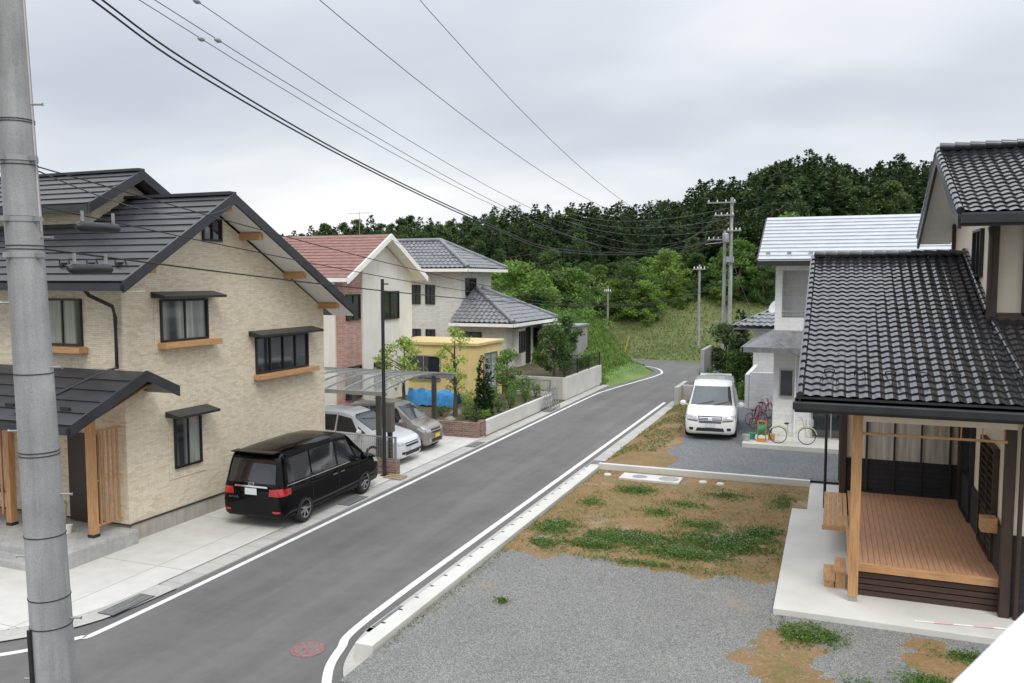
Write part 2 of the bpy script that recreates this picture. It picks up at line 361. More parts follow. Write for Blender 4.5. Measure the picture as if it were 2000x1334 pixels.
road.quad((-60,-40,0),(40,-40,0),(40,12.4,0),(-60,12.4,0))
struct('road',road,asph,fix=False)
def linestrip(path,w,z,name,mat,m=None):
    mb=MB(); vs=[]
    for i,p in enumerate(path):
        a=V(path[max(0,i-1)]);b_=V(path[min(len(path)-1,i+1)]); d=(b_-a).normalized(); nn=V((-d.y,d.x)); q=V(p)
        vs+= [(q.x+nn.x*w/2,q.y+nn.y*w/2,z),(q.x-nn.x*w/2,q.y-nn.y*w/2,z)]
    mb.add(vs,[(2*i,2*i+1,2*i+3,2*i+2) for i in range(len(path)-1)])
    o=struct(name,mb,mat,fix=False); return o
def smoothp(p,n=8):
    out=[]
    for i in range(len(p)-1):
        p0=V(p[max(0,i-1)]);p1=V(p[i]);p2=V(p[i+1]);p3=V(p[min(len(p)-1,i+2)])
        for k in range(n):
            t=k/n; q=.5*((2*p1)+(p2-p0)*t+(2*p0-5*p1+4*p2-p3)*t*t+(3*p1-p0-3*p2+p3)*t**3); out.append(tuple(q))
    out.append(tuple(p[-1])); return out
linestrip(smoothp([(-40,7.6),(-20,7.65),(-16,7.8),(-13.6,8.3),(-12.5,9.1),(-11.87,10.0),(-11.7,11.2),(-11.7,20),(-11.7,40),(-11.5,44),(-10.9,48),(-10.35,52),(-10.5,54.2),(-11.6,56.6),(-14,58),(-20,58.6)]),.13,.006,'road_marking',whitepaint)
linestrip(smoothp([(10,8.9),(-3,8.95),(-5.2,9.15),(-6.5,9.7),(-7.1,10.4),(-7.45,11.3),(-7.68,12.8),(-7.7,20),(-7.7,30),(-7.7,40.6)]),.15,.006,'road_marking',whitepaint)
linestrip([(-7.4,44.5),(-6.9,48),(-6.4,52)],.13,.006,'road_marking',whitepaint)
gt=MB(); gt.box(-12.42,-11.92,12.4,46,-.05,.03); gt.box(-7.42,-6.98,12,41,-.05,.03)
struct('gutter',gt,gutterm)
gL=smoothp([(-34,8.25),(-20,8.3),(-16.2,8.45),(-14,8.95),(-12.9,9.8),(-12.3,10.8),(-12.17,12.4)])
linestrip(gL,.5,.03,'gutter',concrete)
linestrip(smoothp([(-7.2,12.2),(-7.1,11.6),(-6.75,10.7),(-6.0,10.0),(-4.9,9.6),(0,9.5)]),.44,.03,'gutter',concrete)
ga=MB()
for (gx,gy,rt) in ((-12.17,11.4,0),(-7.2,12.7,0),(-12.17,19.2,0),(-12.17,27.5,0),(-7.2,26.,0),(-12.17,36,0)):
    ga.box(gx-.19,gx+.19,gy-.5,gy+.5,.031,.036,1)
    for i in range(20): ga.box(gx-.17,gx+.17,gy-.48+i*.05,gy-.455+i*.05,.036,.046,0)
struct('gutter_grating',ga,[steelgrey,darkpl])
ap=MB(); edge=[]
for i,p in enumerate(gL):
    a=V(gL[max(0,i-1)]);b_=V(gL[min(len(gL)-1,i+1)]); d=(b_-a).normalized(); nn=V((-d.y,d.x)); edge.append((p[0]+nn.x*.22,p[1]+nn.y*.22))
edge[-1]=(-12.4,12.4); nE=len(edge)
ap.add([(x,y,.045) for x,y in edge]+[(x,15.0,.045) for x,y in edge]+[(x,y,-.02) for x,y in edge],[(i,i+1,nE+i+1,nE+i) for i in range(nE-1)]+[(i,i+1,2*nE+i+1,2*nE+i) for i in range(nE-1)])
ap.quad((-34,15,.045),(-12.4,15,.045),(-12.4,29,.045),(-34,29,.045))
struct('pavement',ap,slabm)
rk=MB(); rk.quad((-40,29,.047),(-12.42,29,.047),(-12.42,46.5,.047),(-40,46.5,.047)); struct('garden_ground',rk,soil_d,fix=False)
lot=MB(); lot.quad((-6.62,10.0,.22),(14,10.0,.22),(14,16.6,.22),(-6.62,16.6,.22)); lot.quad((-6.62,10,.22),(14,10,.22),(14,10,-.02),(-6.62,10,-.02))
struct('gravel_lot',lot,gravel)
ls=MB()
nxs=60;nys=44;vs=[]
for j in range(nys+1):
    for i in range(nxs+1):
        x=-6.62+6.9*i/nxs; y=15.7+8.8*j/nys
        e=min(.018,(y-16.35)*.06+.03*noise.noise(V((x*1.5,y*1.6,0)))+.012*noise.noise(V((x*6,y*6,0))))
        vs.append((x,y,.222+e+.015*noise.noise(V((x,y,3)))*(1 if y>17 else .2)))
ls.add(vs,[(j*(nxs+1)+i,j*(nxs+1)+i+1,(j+1)*(nxs+1)+i+1,(j+1)*(nxs+1)+i) for j in range(nys) for i in range(nxs)]); struct('bare_soil_lot',ls,soil,smooth=True,fix=False)
s2=MB(); vs=[];
for j in range(31):
    for i in range(61):
        x=-2.+8*i/60; y=10.5+4.2*j/30; d=noise.noise(V((x*.8,y*.8,5)))+.35*noise.noise(V((x*4,y*4,5)))
        vs.append((x,y,.215+.03*(d+.25-max(0,(y-13.9))*.3-max(0,(-.6-x))*.3)))
s2.add(vs,[(j*61+i,j*61+i+1,(j+1)*61+i+1,(j+1)*61+i) for j in range(30) for i in range(60)]); struct('bare_soil_lot',s2,soil,smooth=True,fix=False)
l2=MB(); l2.quad((-5.9,24.6,.4),(9,24.6,.4),(9,40,.4),(-5.9,40,.4)); struct('gravel_lot',l2,gravel_d,fix=False)
b2=MB(); vs=[]
for j in range(53):
    for i in range(17):
        x=-6.95+2.9*i/16; y=24.6+15.4*j/52; z=.08+.34*ss((x+6.95)/.95)
        if x>-5.9: z-=.0+.035*max(0,(x+5.35)+.9*noise.noise(V((x*.9,y*.45,7)))+.25*noise.noise(V((x*4,y*4,7))))
        vs.append((x,y,z))
b2.add(vs,[(j*17+i,j*17+i+1,(j+1)*17+i+1,(j+1)*17+i) for j in range(52) for i in range(16)]); struct('grass_verge',b2,soil,smooth=True,fix=False)
l3=MB(); l3.quad((-6.9,40,.3),(12,40,.3),(12,60,.3),(-5.6,60,.3)); struct('garden_ground',l3,soil_d,fix=False)
kb=MB(); kb.box(-6.98,-6.66,11.0,24.5,-.05,.32); 
for i in range(21): kb.box(-6.984,-6.9,11.8+i*.6,11.87+i*.6,.2,.323,1)
kb.box(-6.98,-6.6,24.5,24.66,-.05,.33); kb.box(-6.66,-.5,24.45,24.6,.1,.42)
struct('kerb',kb,[concrete_l,darkpl],bev=.012)
mh=MB(); mh.lathe((-7.95,11.1,.004),(0,0,1),[(.0,.004),(.17,.004),(.17,.006),(.21,.006)],32,1); mh.lathe((-7.95,11.1,.004),(0,0,1),[(.21,.007),(.285,.007),(.29,.0)],32,0)
mh.box(-8.02,-7.9,11.05,11.13,.01,.014,0); mh.box(-7.9,-7.85,10.95,11.03,.01,.014,0)
solo('manhole_cover',mh,[M('faded_red_paint',(.28,.135,.13),.75,.35,12,fine=.4),M('cast_iron',(.19,.14,.13),.7,.25,20)],'round manhole cover with faded red painted ring in asphalt','manhole',(-7.95,11.1,.004),fix=False)
sl=MB(); sl.box(-5.75,-4.0,23.35,24.05,.2,.3); sl.lathe((-4.35,23.7,.3),(0,0,1),[(0,.012),(.27,.012),(.29,.0)],28,1); sl.lathe((-5.2,23.7,.3),(0,0,1),[(0,.012),(.2,.012),(.22,.0)],28,1)
solo('inspection_cover_slab',sl,[concrete_l,steelgrey],'pale concrete slab with round drain covers beside kerb','drain cover',(-4.9,23.7,.2))
for (x,y) in ((-3.4,23.9),(-2.9,23.85),(-6.2,23.8)):
    q=MB(); q.lathe((x,y,.22),(0,0,1),[(0,.06),(.1,.06),(.12,.03),(.12,-.02)],18); solo('drain_cap',q,concrete_l,'small round pale drain cap set in bare soil','drain cap',(x,y,.22),'drain caps in the lot',smooth=True)
# ------------------------------------------------------------ HOUSE A
hA=thing('house','beige stone clad two storey house with black gabled roof','house',(-20,18,0))
RY,RZ=17.07,8.23; nY,nZ=13.5,6.04; fY,fZ=22.75,5.14; X0,X1=-14.2,-34
w=MB(); w.prism([(-15,14.2,.45),(-15,22.1,.45),(-15,22.1,5.2),(-15,RY,7.93),(-15,14.2,6.2)],(-19,0,0)); mk('wall',w,stone,hA)
w=MB(); w.box(-34,-14.97,14.23,22.07,-.05,.43); w.box(-34,-14.95,14.18,22.12,.43,.46,1)
for y in (19.2,21.): w.box(-14.97,-14.95,y,y+.5,.2,.36,2)
mk('foundation',w,[found,blackmetal,darkpl],hA)
r=MB()
slab(r,(X0,nY,nZ-.03),(X1,nY,nZ-.03),(X1,RY,RZ-.03),(X0,RY,RZ-.03),.16); slab(r,(X0,RY,RZ-.03),(X1,RY,RZ-.03),(X1,fY,fZ-.03),(X0,fY,fZ-.03),.16)
course_face(r,(X0,nY,nZ),(X1,nY,nZ),(X1,RY,RZ),(X0,RY,RZ),13,.03); course_face(r,(X0,fY,fZ),(X1,fY,fZ),(X1,RY,RZ),(X0,RY,RZ),19,.03)
r.beam((X0,RY,RZ+.03),(X1,RY,RZ+.03),.25,.08)
for (a,b_) in (((X0+.02,nY-.02,nZ-.1),(X0+.02,RY,RZ-.1)),((X0+.02,RY,RZ-.1),(X0+.02,fY+.02,fZ-.1))): r.beam(a,b_,.07,.27)
r.box(X1,X0,nY-.1,nY+.02,nZ-.2,nZ-.06); r.box(X1,X0,fY-.02,fY+.1,fZ-.2,fZ-.06)
RX=-17.2; r2y,r2z=17.1,8.95; e2y,e2z=15.35,7.95; 
slab(r,(RX,e2y,e2z),(X1,e2y,e2z),(X1,r2y,r2z),(RX,r2y,r2z),.16); slab(r,(RX,r2y,r2z),(X1,r2y,r2z),(X1,19.,7.9),(RX,19.,7.9),.16)
course_face(r,(RX,e2y,e2z+.01),(X1,e2y,e2z+.01),(X1,r2y,r2z+.01),(RX,r2y,r2z+.01),6,.03)
r.beam((RX+.02,e2y,e2z-.1),(RX+.02,r2y,r2z-.1),.07,.26); r.beam((RX+.02,r2y,r2z-.1),(RX+.02,19,7.8),.07,.26); r.beam((RX,r2y,r2z+.04),(X1,r2y,r2z+.04),.22,.07)
roofA=mk('roof',r,roofblack,hA)
q=MB(); q.prism([(RX-.5,15.9,7.3),(RX-.5,18.4,7.3),(RX-.5,18.4,8.0),(RX-.5,r2y,8.72),(RX-.5,15.9,8.05)],(-15,0,0)); mk('clerestory_wall',q,stone,roofA)
q=MB()
for (a,b_) in (((X0-.02,nY+.1,nZ-.2),(X0-.02,RY,RZ-.21)),((X0-.02,RY,RZ-.21),(X0-.02,fY-.1,fZ-.2))):
    a=V(a);b_=V(b_); q.add([a,b_,b_+V((-.79,0,0)),a+V((-.79,0,0))],[(0,1,2,3)])
q.box(X1,X0-.1,nY+.03,14.2,nZ-.215,nZ-.2); mk('soffit',q,soffitm,roofA)
def roofzA(y): return RZ-(RY-y)*(RZ-nZ)/(RY-nY) if y<RY else RZ-(y-RY)*(RZ-fZ)/(fY-RY)
for y in (14.5,17.07,18.3,20.2,21.9):
    q=MB(); q.box(-15,-14.33,y-.08,y+.08,roofzA(y)-.42,roofzA(y)-.23 if y!=17.07 else roofzA(y)-.26); mk('purlin_end',q,orange_x,roofA)
for i in range(9):
    x=-14.9-i*.85
    q=MB(); q.tube([(x-.16,nY+.62,roofzA(nY+.62)+.02),(x-.14,nY+.6,roofzA(nY+.6)+.14),(x+.14,nY+.6,roofzA(nY+.6)+.14),(x+.16,nY+.62,roofzA(nY+.62)+.02)],.02,6); q.box(x-.05,x+.05,nY+.5,nY+.9,roofzA(nY+.6)-.02,roofzA(nY+.6)+.07); mk('snow_guard',q,blackmetal,roofA)
def hood_win(y0,y1,z0,z1,mull,sill=True,pane=glc):
    window(hA,'X+',-15,y0,y1,z0,z1,mull,pane=pane)
    mk('window_surround',MB().box(-14.999,-14.985,y0-.22,y1+.22,z0-.3,z1+.15),stone,hA)
    h=MB(); h.prism([(-14.98,y0-.3,z1+.1),(-14.55,y0-.3,z1+.08),(-14.55,y0-.3,z1+.14),(-14.98,y0-.3,z1+.24)],(0,y1-y0+.6,0)); mk('awning_hood',h,blackmetal,hA)
    if sill: mk('window_sill',MB().box(-14.98,-14.72,y0-.14,y1+.3,z0-.2,z0-.06),orange_y,hA,bev=.008)
hood_win(15.35,16.85,4.64,5.56,1); hood_win(18.8,21.15,3.5,4.43,3,pane=gl)
hood_win(15.68,16.5,1.5,2.66,1,False)
window(hA,'X+',-15,16.85,17.45,7.12,7.6,1)
window(hA,'Y-',14.2,-17.35,-16.25,4.6,5.6,1,pane=glc); mk('window_sill',MB().box(-17.5,-16.05,13.93,14.18,4.4,4.53),orange_x,hA)
window(hA,'Y-',14.2,-21.5,-19.6,4.6,5.6,1,pane=glc)
dA=mk('door',MB().box(-16.75,-15.8,14.12,14.195,.42,2.5),M('brown_door',(.035,.02,.015),.45,.2),hA)
mk('handle',MB().box(-15.95,-15.9,14.06,14.12,1.2,1.6),alu,dA)
window(hA,'Y-',14.2,-19.9,-18.7,.9,2.4,1,pane=glc)
q=MB(); q.tube([(-15.35,nY-.02,nZ-.12),(-15.3,nY+.1,nZ-.3),(-15.12,14.05,nZ-.55),(-15.1,14.1,nZ-.8),(-15.1,14.1,4.1),(-15.3,13.7,3.97),(-15.8,12.1,3.3)],.045,8); mk('downspout',q,blackmetal,hA,smooth=True)
PR,PZ=13.95,4.05; PE,PEZ=11.95,3.17; PX=-14.1
q=MB(); slab(q,(PX,PE,PEZ),(-34,PE,PEZ),(-34,PR,PZ),(PX,PR,PZ),.14); slab(q,(PX,PR,PZ),(-15.0,PR,PZ),(-15.0,14.85,3.6),(PX,14.85,3.6),.14)
course_face(q,(PX,PE,PEZ+.01),(-34,PE,PEZ+.01),(-34,PR,PZ+.01),(PX,PR,PZ+.01),5,.03)
q.beam((PX+.02,PE,PEZ-.08),(PX+.02,PR,PZ-.08),.06,.24); q.beam((PX+.02,PR,PZ-.08),(PX+.02,14.9,3.52),.06,.24); q.box(-34,PX,PE-.09,PE,PEZ-.16,PEZ-.03)
pr=mk('porch_roof',q,roofblack,hA)
mk('porch_soffit',MB().add([(PX,PE+.05,PEZ-.16),(-34,PE+.05,PEZ-.16),(-34,14.19,3.8),(PX,14.19,3.8)],[(0,1,2,3)]),orange_x,pr)
for i in range(5):
    x=-14.7-i*.8; mk('snow_guard',MB().box(x-.12,x+.12,PE+.4,PE+.46,PEZ+.2,PEZ+.3),blackmetal,pr)
for x in (-15.2,-17.75,-21.5):
    q=MB(); q.box(x-.08,x+.08,13.32,13.48,.42,3.5); mk('porch_post',q,orange,hA,bev=.01); mk('post_base',MB().box(x-.09,x+.09,13.31,13.49,.36,.45),blackmetal,hA)
q=MB(); q.box(-22,-15.1,13.34,13.46,3.3,3.5); mk('porch_beam',q,orange_x,hA)
q=MB()
for i in range(5): q.box(-15.23,-15.18,13.6+i*.125,13.635+i*.125,.6,2.75)
q.box(-15.22,-15.19,13.48,14.2,2.7,2.75); q.box(-15.22,-15.19,13.48,14.2,.58,.63); q.box(-15.22,-15.19,13.48,14.2,1.6,1.63); mk('slat_screen',q,orange,hA)
q=MB()
for i in range(6): q.box(-18.9+i*.17,-18.84+i*.17,13.38,13.42,.6,2.75)
mk('slat_screen',q,orange,hA)
q=MB(); q.box(-30,-14.75,12.35,14.2,.04,.38); q.box(-30,-15.3,11.95,12.35,.04,.21); mk('porch_step',q,tilestep,hA,bev=.01)
pb=thing('mail_post_box','cream cylindrical post box standing on tiled porch','post box',(-16.35,13.5,.38))
q=MB(); q.lathe((-16.35,13.5,.38),(0,0,1),[(0,0),(.14,0),(.15,.02),(.13,.1),(.16,.55),(.17,.56),(.17,.6),(.12,.68),(0,.7)],20); mk('body',q,M('cream_plastic',(.6,.52,.38),.5,.1),pb,smooth=True)
mk('slot',MB().box(-16.42,-16.28,13.33,13.35,.83,.86),darkpl,pb)
textpart('POST',.08,pb,(0,-.165,.36),(math.pi/2,0,0),darkpl)
fp=thing('flower_pot','small white flower pot with red and green plant','flower pot',(-16.0,13.4,.38))
q=MB(); q.lathe((-16.0,13.4,.38),(0,0,1),[(0,0),(.08,0),(.11,.18),(.09,.18),(.08,.12),(0,.12)],16); mk('pot',q,plaster,fp,smooth=True)
# ------------------------------------------------------------ foliage helpers
def leaf(mb,p,s,rg,up=.3,m=0):
    d=V((rg.gauss(0,1),rg.gauss(0,1),rg.gauss(0,1)*.7)).normalized(); a=d.cross(V((rg.gauss(0,1),rg.gauss(0,1),rg.gauss(0,1)))).normalized()
    p=V(p); mb.add([p-a*s*.35,p+d*s*.5-a*s*.1+V((0,0,0)),p+d*s,p+d*s*.45+a*s*.4],[(0,1,2,3)],m)
def clump(mb,c,r,n,s,rg,m=0):
    for _ in range(n):
        d=V((rg.gauss(0,1),rg.gauss(0,1),rg.gauss(0,1))).normalized()*(rg.random()**.45)
        leaf(mb,(c[0]+d.x*r[0],c[1]+d.y*r[1],c[2]+d.z*r[2]),s*rg.uniform(.6,1.3),rg,m=m)
def broad(h,w,nc,nl,s,seed,lowest=.3,limbs=7,cl=.3):
    rg=random.Random(seed); tr=MB(); cr=MB()
    tr.tube([(0,0,-.1),(rg.uniform(-.03,.03)*h,0,h*.3),(rg.uniform(-.05,.05)*h,rg.uniform(-.05,.05)*h,h*.6),(0,0,h*.85)],[h*.03,h*.022,h*.014,h*.004],8)
    for i in range(limbs):
        z=h*rg.uniform(lowest*.8,.7); a=rg.uniform(0,6.28); L=w*rg.uniform(.5,.85); tr.tube([(0,0,z),(math.cos(a)*L*.5,math.sin(a)*L*.5,z+L*.35),(math.cos(a)*L,math.sin(a)*L,z+L*.6)],[h*.01,h*.006,h*.002],5)
    for i in range(nc):
        t=(i+.5)/nc; z=h*(lowest+(1-lowest)*t); rr=w*(math.sin(math.pi*min(1,.18+t*.82))**.7)*math.sqrt(rg.random())*.95; a=rg.uniform(0,6.28)
        cc=cl*w*rg.uniform(.6,1.25)
        clump(cr,(math.cos(a)*rr,math.sin(a)*rr,min(z,h-cc*.5)),(cc,cc,cc*.65),nl,s,rg)
    return tr,cr
def conifer(h,w,lv,seed,s=.5,low=.12,pw=.62):
    rg=random.Random(seed); tr=MB(); cr=MB(); tr.tube([(0,0,-.5),(0,0,h*.5),(0,0,h*.97)],[h*.02,h*.013,h*.003],7)
    lob=[rg.uniform(.75,1.15) for _ in range(9)]
    for l in range(lv):
        t=(l+rg.random()*.8)/lv; z=h*(low+(1-low)*t); base=w*(max(0,1-t)**pw)*(1+.1*math.sin(l*1.7+seed))
        if t<.15: base*=.75+t*1.6
        nb=max(4,int(11*(1-t)+5))
        for b_ in range(nb):
            a=rg.uniform(0,6.28); rl=base*lob[int(a*9/6.2832)%9]*rg.uniform(.72,1.08)+.06; st=max(2,min(4,int(rl/(s*.8))+1))
            for k in range(st):
                q=1-(k*.26*rg.uniform(.8,1.2)); 
                if q<.1: break
                px=math.cos(a)*rl*q; py=math.sin(a)*rl*q; pz=z-.3*rl*q+.2*rl*q*q+rg.uniform(-.2,.2)*s*1.5
                s_=s*(.6+.4*min(1,base/w*1.6))
                for _ in range(2):
                    d=V((math.cos(a+rg.uniform(-.9,.9)),math.sin(a+rg.uniform(-.9,.9)),rg.uniform(-.4,.8))).normalized(); sd=d.cross(V((rg.uniform(-.6,.6),rg.uniform(-.6,.6),1))).normalized()*s_*rg.uniform(.3,.5)
                    p=V((px,py,pz))+V((rg.uniform(-.2,.2),rg.uniform(-.2,.2),rg.uniform(-.25,.25)))*s_; cr.add([p-sd,p+d*s_*.45-sd*.7,p+d*s_*rg.uniform(.7,1.05),p+d*s_*.4+sd*.8,p+sd-V((0,0,s_*.2))],[(0,1,2,3,4)])
    return tr,cr
def mktree(name,label,cat,loc,trcr,lm,group=None,sc_=1,rot=0):
    e=thing(name,label,cat,loc,rot,group); mk('trunk',trcr[0],bark,e,local=True,smooth=True); mk('crown',trcr[1],lm,e,local=True,fix=False); e.scale=(sc_,)*3; return e
def camdir(u,D):
    a=(u-1000)/1614; return (D*(-.3633+.9317*a), D*(.9317+.3633*a))
protoC=[mktree('cedar_tree','tall pointed green cedar on the wooded hillside','tree',(0,500,0),conifer(12,2.2+.25*(i%3),42,11+i,.52,.05,.6+.07*(i%3)),L_con,'conifers of the wooded hill') for i in range(5)]
protoP=[mktree('pine_tree','round topped dark pine on the wooded hillside','tree',(0,500,0),broad(10,2.7,60,75,.38,31+i,.15,6,.26),L_con2,'pines of the wooded hill') for i in range(2)]
protoB=[mktree('broadleaf_tree','leafy light green tree at the forest edge','tree',(0,500,0),broad(7,3.0,56,130,.25,41+i,.05,8,.26),L_light if i%2==0 else L_mid,'broadleaf trees at the forest edge') for i in range(4)]
rg=random.Random(5)
prof=[(500,470),(560,462),(650,437),(700,428),(800,426),(900,424),(950,410),(1100,404),(1220,402),(1320,385),(1390,352),(1440,352),(1500,322),(1580,300),(1640,322),(1660,338),(1700,312),(1760,312),(1820,322),(1900,330)]
def pv(u):
    for i in range(len(prof)-1):
        if prof[i][0]<=u<=prof[i+1][0]:
            f=(u-prof[i][0])/(prof[i+1][0]-prof[i][0]); return prof[i][1]+f*(prof[i+1][1]-prof[i][1])
    return 420
def put(protos,k,loc,rot,s):
    src=protos[k]
    if not src.get('_used'): src['_used']=1; src.location=loc; src.rotation_euler=(0,0,rot); src.scale=s; return
    dup(src,loc,rot,s)
nC=0
for rowi,(Dm,sp,dr) in enumerate(((134,21,0),(124,22,2),(114,23,14),(104,26,32),(96,30,54),(89,36,80))):
    u=520+rg.uniform(0,12)
    if rowi>=4: u=900
    while u<(1860 if rowi<4 else 1560):
        D=Dm+rg.uniform(-4,4)-(10 if u>1350 else 0); x,y=camdir(u,D); z0=H(x,y)-.3
        top=6.1+(545-pv(u)-dr+rg.uniform(-15,9))/1614*D
        h=max(4.5,top-z0); wr_=rg.uniform(.9,1.2)*max(.85,1.15-(h-9)*.02)
        if (u<950 and rg.random()<.5) or rg.random()<.22: put(protoP,rg.randrange(2),(x,y,z0),rg.uniform(0,6),(h/10*.95,h/10*.95,h/10*.95))
        else:
            nC+=1
            if nC<290: put(protoC,rg.randrange(5),(x,y,z0),rg.uniform(0,6),(h/12*wr_*1.15,)*2+(h/12,))
        u+=sp*rg.uniform(.75,1.25)
for (D,u0,u1,sp,vt) in ((83,1080,1560,32,515),(77,1130,1420,36,555),(71,930,1120,34,545)):
    u=u0
    while u<u1:
        x,y=camdir(u,D+rg.uniform(-3,3)); z0=H(x,y)-.2; h=6.1+(545-vt+rg.uniform(-22,28))/1614*D-z0; h=max(1.8,h)
        put(protoB,rg.randrange(4),(x,y,z0),rg.uniform(0,6),(h/7*rg.uniform(.95,1.25),)*2+(h/7,))
        u+=sp*rg.uniform(.6,1.2)
for k_,(u,D,vt) in enumerate(((1010,64,512),(1060,66,560),(960,68,520),(1235,74,512),(1300,76,488),(1360,78,495),(1262,72,548),(1205,74,545),(1440,74,470),(1490,72,515),(1415,73,545),(1500,76,440),(1470,80,450),(1540,80,420),(1385,82,480),(1160,76,560),(1330,74,560))):
    x,y=camdir(u,D); z0=H(x,y)-.2; h=max(2.0,6.1+(545-vt)/1614*D-z0); put(protoB,(0,2,0,1,2,3)[k_%6],(x,y,z0),rg.uniform(0,6),(h/7*1.15,h/7*1.15,h/7))
ug=MB()
for i in range(1000):
    u=rg.uniform(880,1560); D=rg.uniform(77,98); x,y=camdir(u,D)
    if y<74: continue
    clump(ug,(x,y,H(x,y)+rg.uniform(.1,1.2)),(1.2,1.2,.7),18,.45,rg)
o=mk('undergrowth',ug,L_mid,fix=False); o['kind']='stuff'
gs=MB()
for i in range(30000):
    bank=i<17000
    if bank: x=rg.uniform(-20,-12.3); y=rg.uniform(45.4,57.4)
    else: x=rg.uniform(-22,6); y=rg.uniform(62.5,79)
    z=H(x,y)-.05; a=rg.uniform(0,6.28); hh=rg.uniform(.08,.24)
    gs.add([(x-.06*math.cos(a),y-.06*math.sin(a),z),(x+.06*math.cos(a),y+.06*math.sin(a),z),(x+rg.uniform(-.1,.1),y+rg.uniform(-.1,.1),z+hh)],[(0,1,2)],0 if rg.random()<(.97 if bank else .55) else 1)
o=mk('grass',gs,[L_grass,L_dry],fix=False); o['kind']='stuff'
kz=MB()
for i in range(120):
    x=rg.uniform(-19.5,-15.3); y=rg.uniform(48.5,56.5); clump(kz,(x,y,H(x,y)+rg.uniform(.0,.5)),(.8,.8,.35),34,.2,rg)
o=mk('creeping_vines',kz,L_light,fix=False); o['kind']='stuff'
# ------------------------------------------------------------ lot vegetation & stones
cv=MB()
def patch(x,y,rx,ry,n,z=.24,h=.08):
    for _ in range(n):
        a=rg.uniform(0,6.28); q=min(1.9,abs(rg.gauss(0,.58))+.25*rg.random()); px=x+math.cos(a)*rx*q; py=y+math.sin(a)*ry*q
        if noise.noise(V((px*3.1,py*3.1,x)))+.35*noise.noise(V((px*9,py*9,0)))<-.5+.6*(q-.35): continue
        hz=h*max(.15,1-q*.55)*rg.uniform(.3,1.4)
        leaf(cv,(px,py,z+hz*.6),rg.uniform(.035,.065),rg,m=0)
        if rg.random()<.05: 
            cv.add([(px-.012,py,z+hz+.04),(px,py-.012,z+hz+.055),(px+.012,py,z+hz+.04),(px,py+.012,z+hz+.03)],[(0,1,2,3)],1)
for a in ((-5.0,22.3,.6,.5,2200),(-4.1,18.0,1.3,.65,9000),(-4.9,17.3,.7,.4,2300),(-2.2,18.4,1.35,.9,9000),(-2.9,17.4,1.1,.5,4200),(-6.0,18.2,.55,.75,2600),(-5.9,17.0,.45,.4,1300),(-1.4,19.4,.7,.7,2400),(-.25,14.1,.6,.5,2600),(2.2,14.1,.6,.3,900),(-5.5,13.6,.16,.12,160),(1.4,13.0,.5,.4,900),(-2.8,19.6,.8,.5,1400),(-4,20.3,.7,.5,900),(-1.1,22.5,.45,1.0,1100),(-2.6,22.6,.8,.5,900),(.6,12.4,.5,.4,900),(-3.4,21.3,.9,.5,700),(-5.8,20.6,.5,.6,600),(-3.5,16.5,1.6,.2,900)): patch(*a)
for _ in range(17000):
    x=rg.uniform(-6.5,-.7); y=rg.uniform(16.2,24.3)
    nn_=noise.noise(V((x*.9,y*.9,0)))+.5*noise.noise(V((x*3,y*3,4)))
    if nn_<-.05: continue
    leaf(cv,(x,y,.25),rg.uniform(.02,.055),rg,m=2 if rg.random()<.62 else 0)
for _ in range(5200):
    x=rg.uniform(-6.9,-5.2); y=rg.uniform(24.8,39); 
    if noise.noise(V((x*.8,y*.5,1)))<-.15 or y<26.5+noise.noise(V((x,0,0)))*2: continue
    leaf(cv,(x,y,.12+.34*ss((x+6.95)/.95)),rg.uniform(.04,.1),rg,m=2 if rg.random()<.45 else 0)
for _ in range(1200):
    y=rg.uniform(11.2,24.3); leaf(cv,(-6.62+abs(rg.gauss(0,.1)),y,.24),rg.uniform(.03,.05),rg,m=2 if rg.random()<.5 else 0)
for _ in range(260):
    y=rg.uniform(12,36); leaf(cv,(-6.99,y,.03),rg.uniform(.02,.05),rg,m=0)
o=mk('weeds_and_clover',cv,[L_clover,soffitm,L_dry],fix=False); o['kind']='stuff'
st=MB()
for _ in range(15000):
    x=rg.uniform(-6.6,1.5); y=11+5.6*rg.random(); s=rg.uniform(.005,.014); z=.222
    pts=[(x+s*rg.uniform(.7,1.2),y,z),(x,y+s*rg.uniform(.7,1.2),z),(x-s*rg.uniform(.7,1.2),y,z),(x,y-s,z),(x+rg.uniform(-.4,.4)*s,y,z+s*rg.uniform(.6,1.2))]
    st.add(pts,[(0,1,4),(1,2,4),(2,3,4),(3,0,4)])
stm,t,b=nodes('loose_stones'); gg=N(t,'ShaderNodeNewGeometry'); t.links.new(ramp(t,gg.outputs['Random Per Island'],[(0,(.15,.15,.145)),(.5,(.24,.24,.225)),(1,(.38,.37,.35))]),b.inputs['Base Color']); b.inputs['Roughness'].default_value=.85
o=mk('loose_gravel',st,stm,fix=False); o['kind']='stuff'
# ------------------------------------------------------------ RIGHT HOUSE
hR=thing('house','cream and dark timber house with glossy black tiles and deck','house',(4,20,.2))
q=MB(); q.prism([(2.85,15.95,.3),(2.85,25,.3),(2.85,25,4.6),(2.85,15.95,3.9)],(8,0,0)); q.box(.3,2.86,21.6,25,.3,4.3)
q.prism([(2.85,18.4,4.6),(2.85,24,4.6),(2.85,24,7.55),(2.85,21,8.75),(2.85,18.4,7.65)],(8,0,0)); mk('wall',q,cream,hR)
q=MB(); q.box(2.80,2.85,16.0,21.6,.3,1.75); q.box(2.85,11,15.9,15.949,.3,1.75); q.box(.24,2.8,21.55,21.599,.3,1.75); q.box(.25,.299,21.6,25,.3,1.75); mk('lower_siding',q,darkside,hR)
def post(x,y,z0,z1,w,mat,nm='timber_post'): 
    q=MB(); q.box(x-w/2,x+w/2,y-w/2,y+w/2,z0,z1); return mk(nm,q,mat,hR,bev=.008)
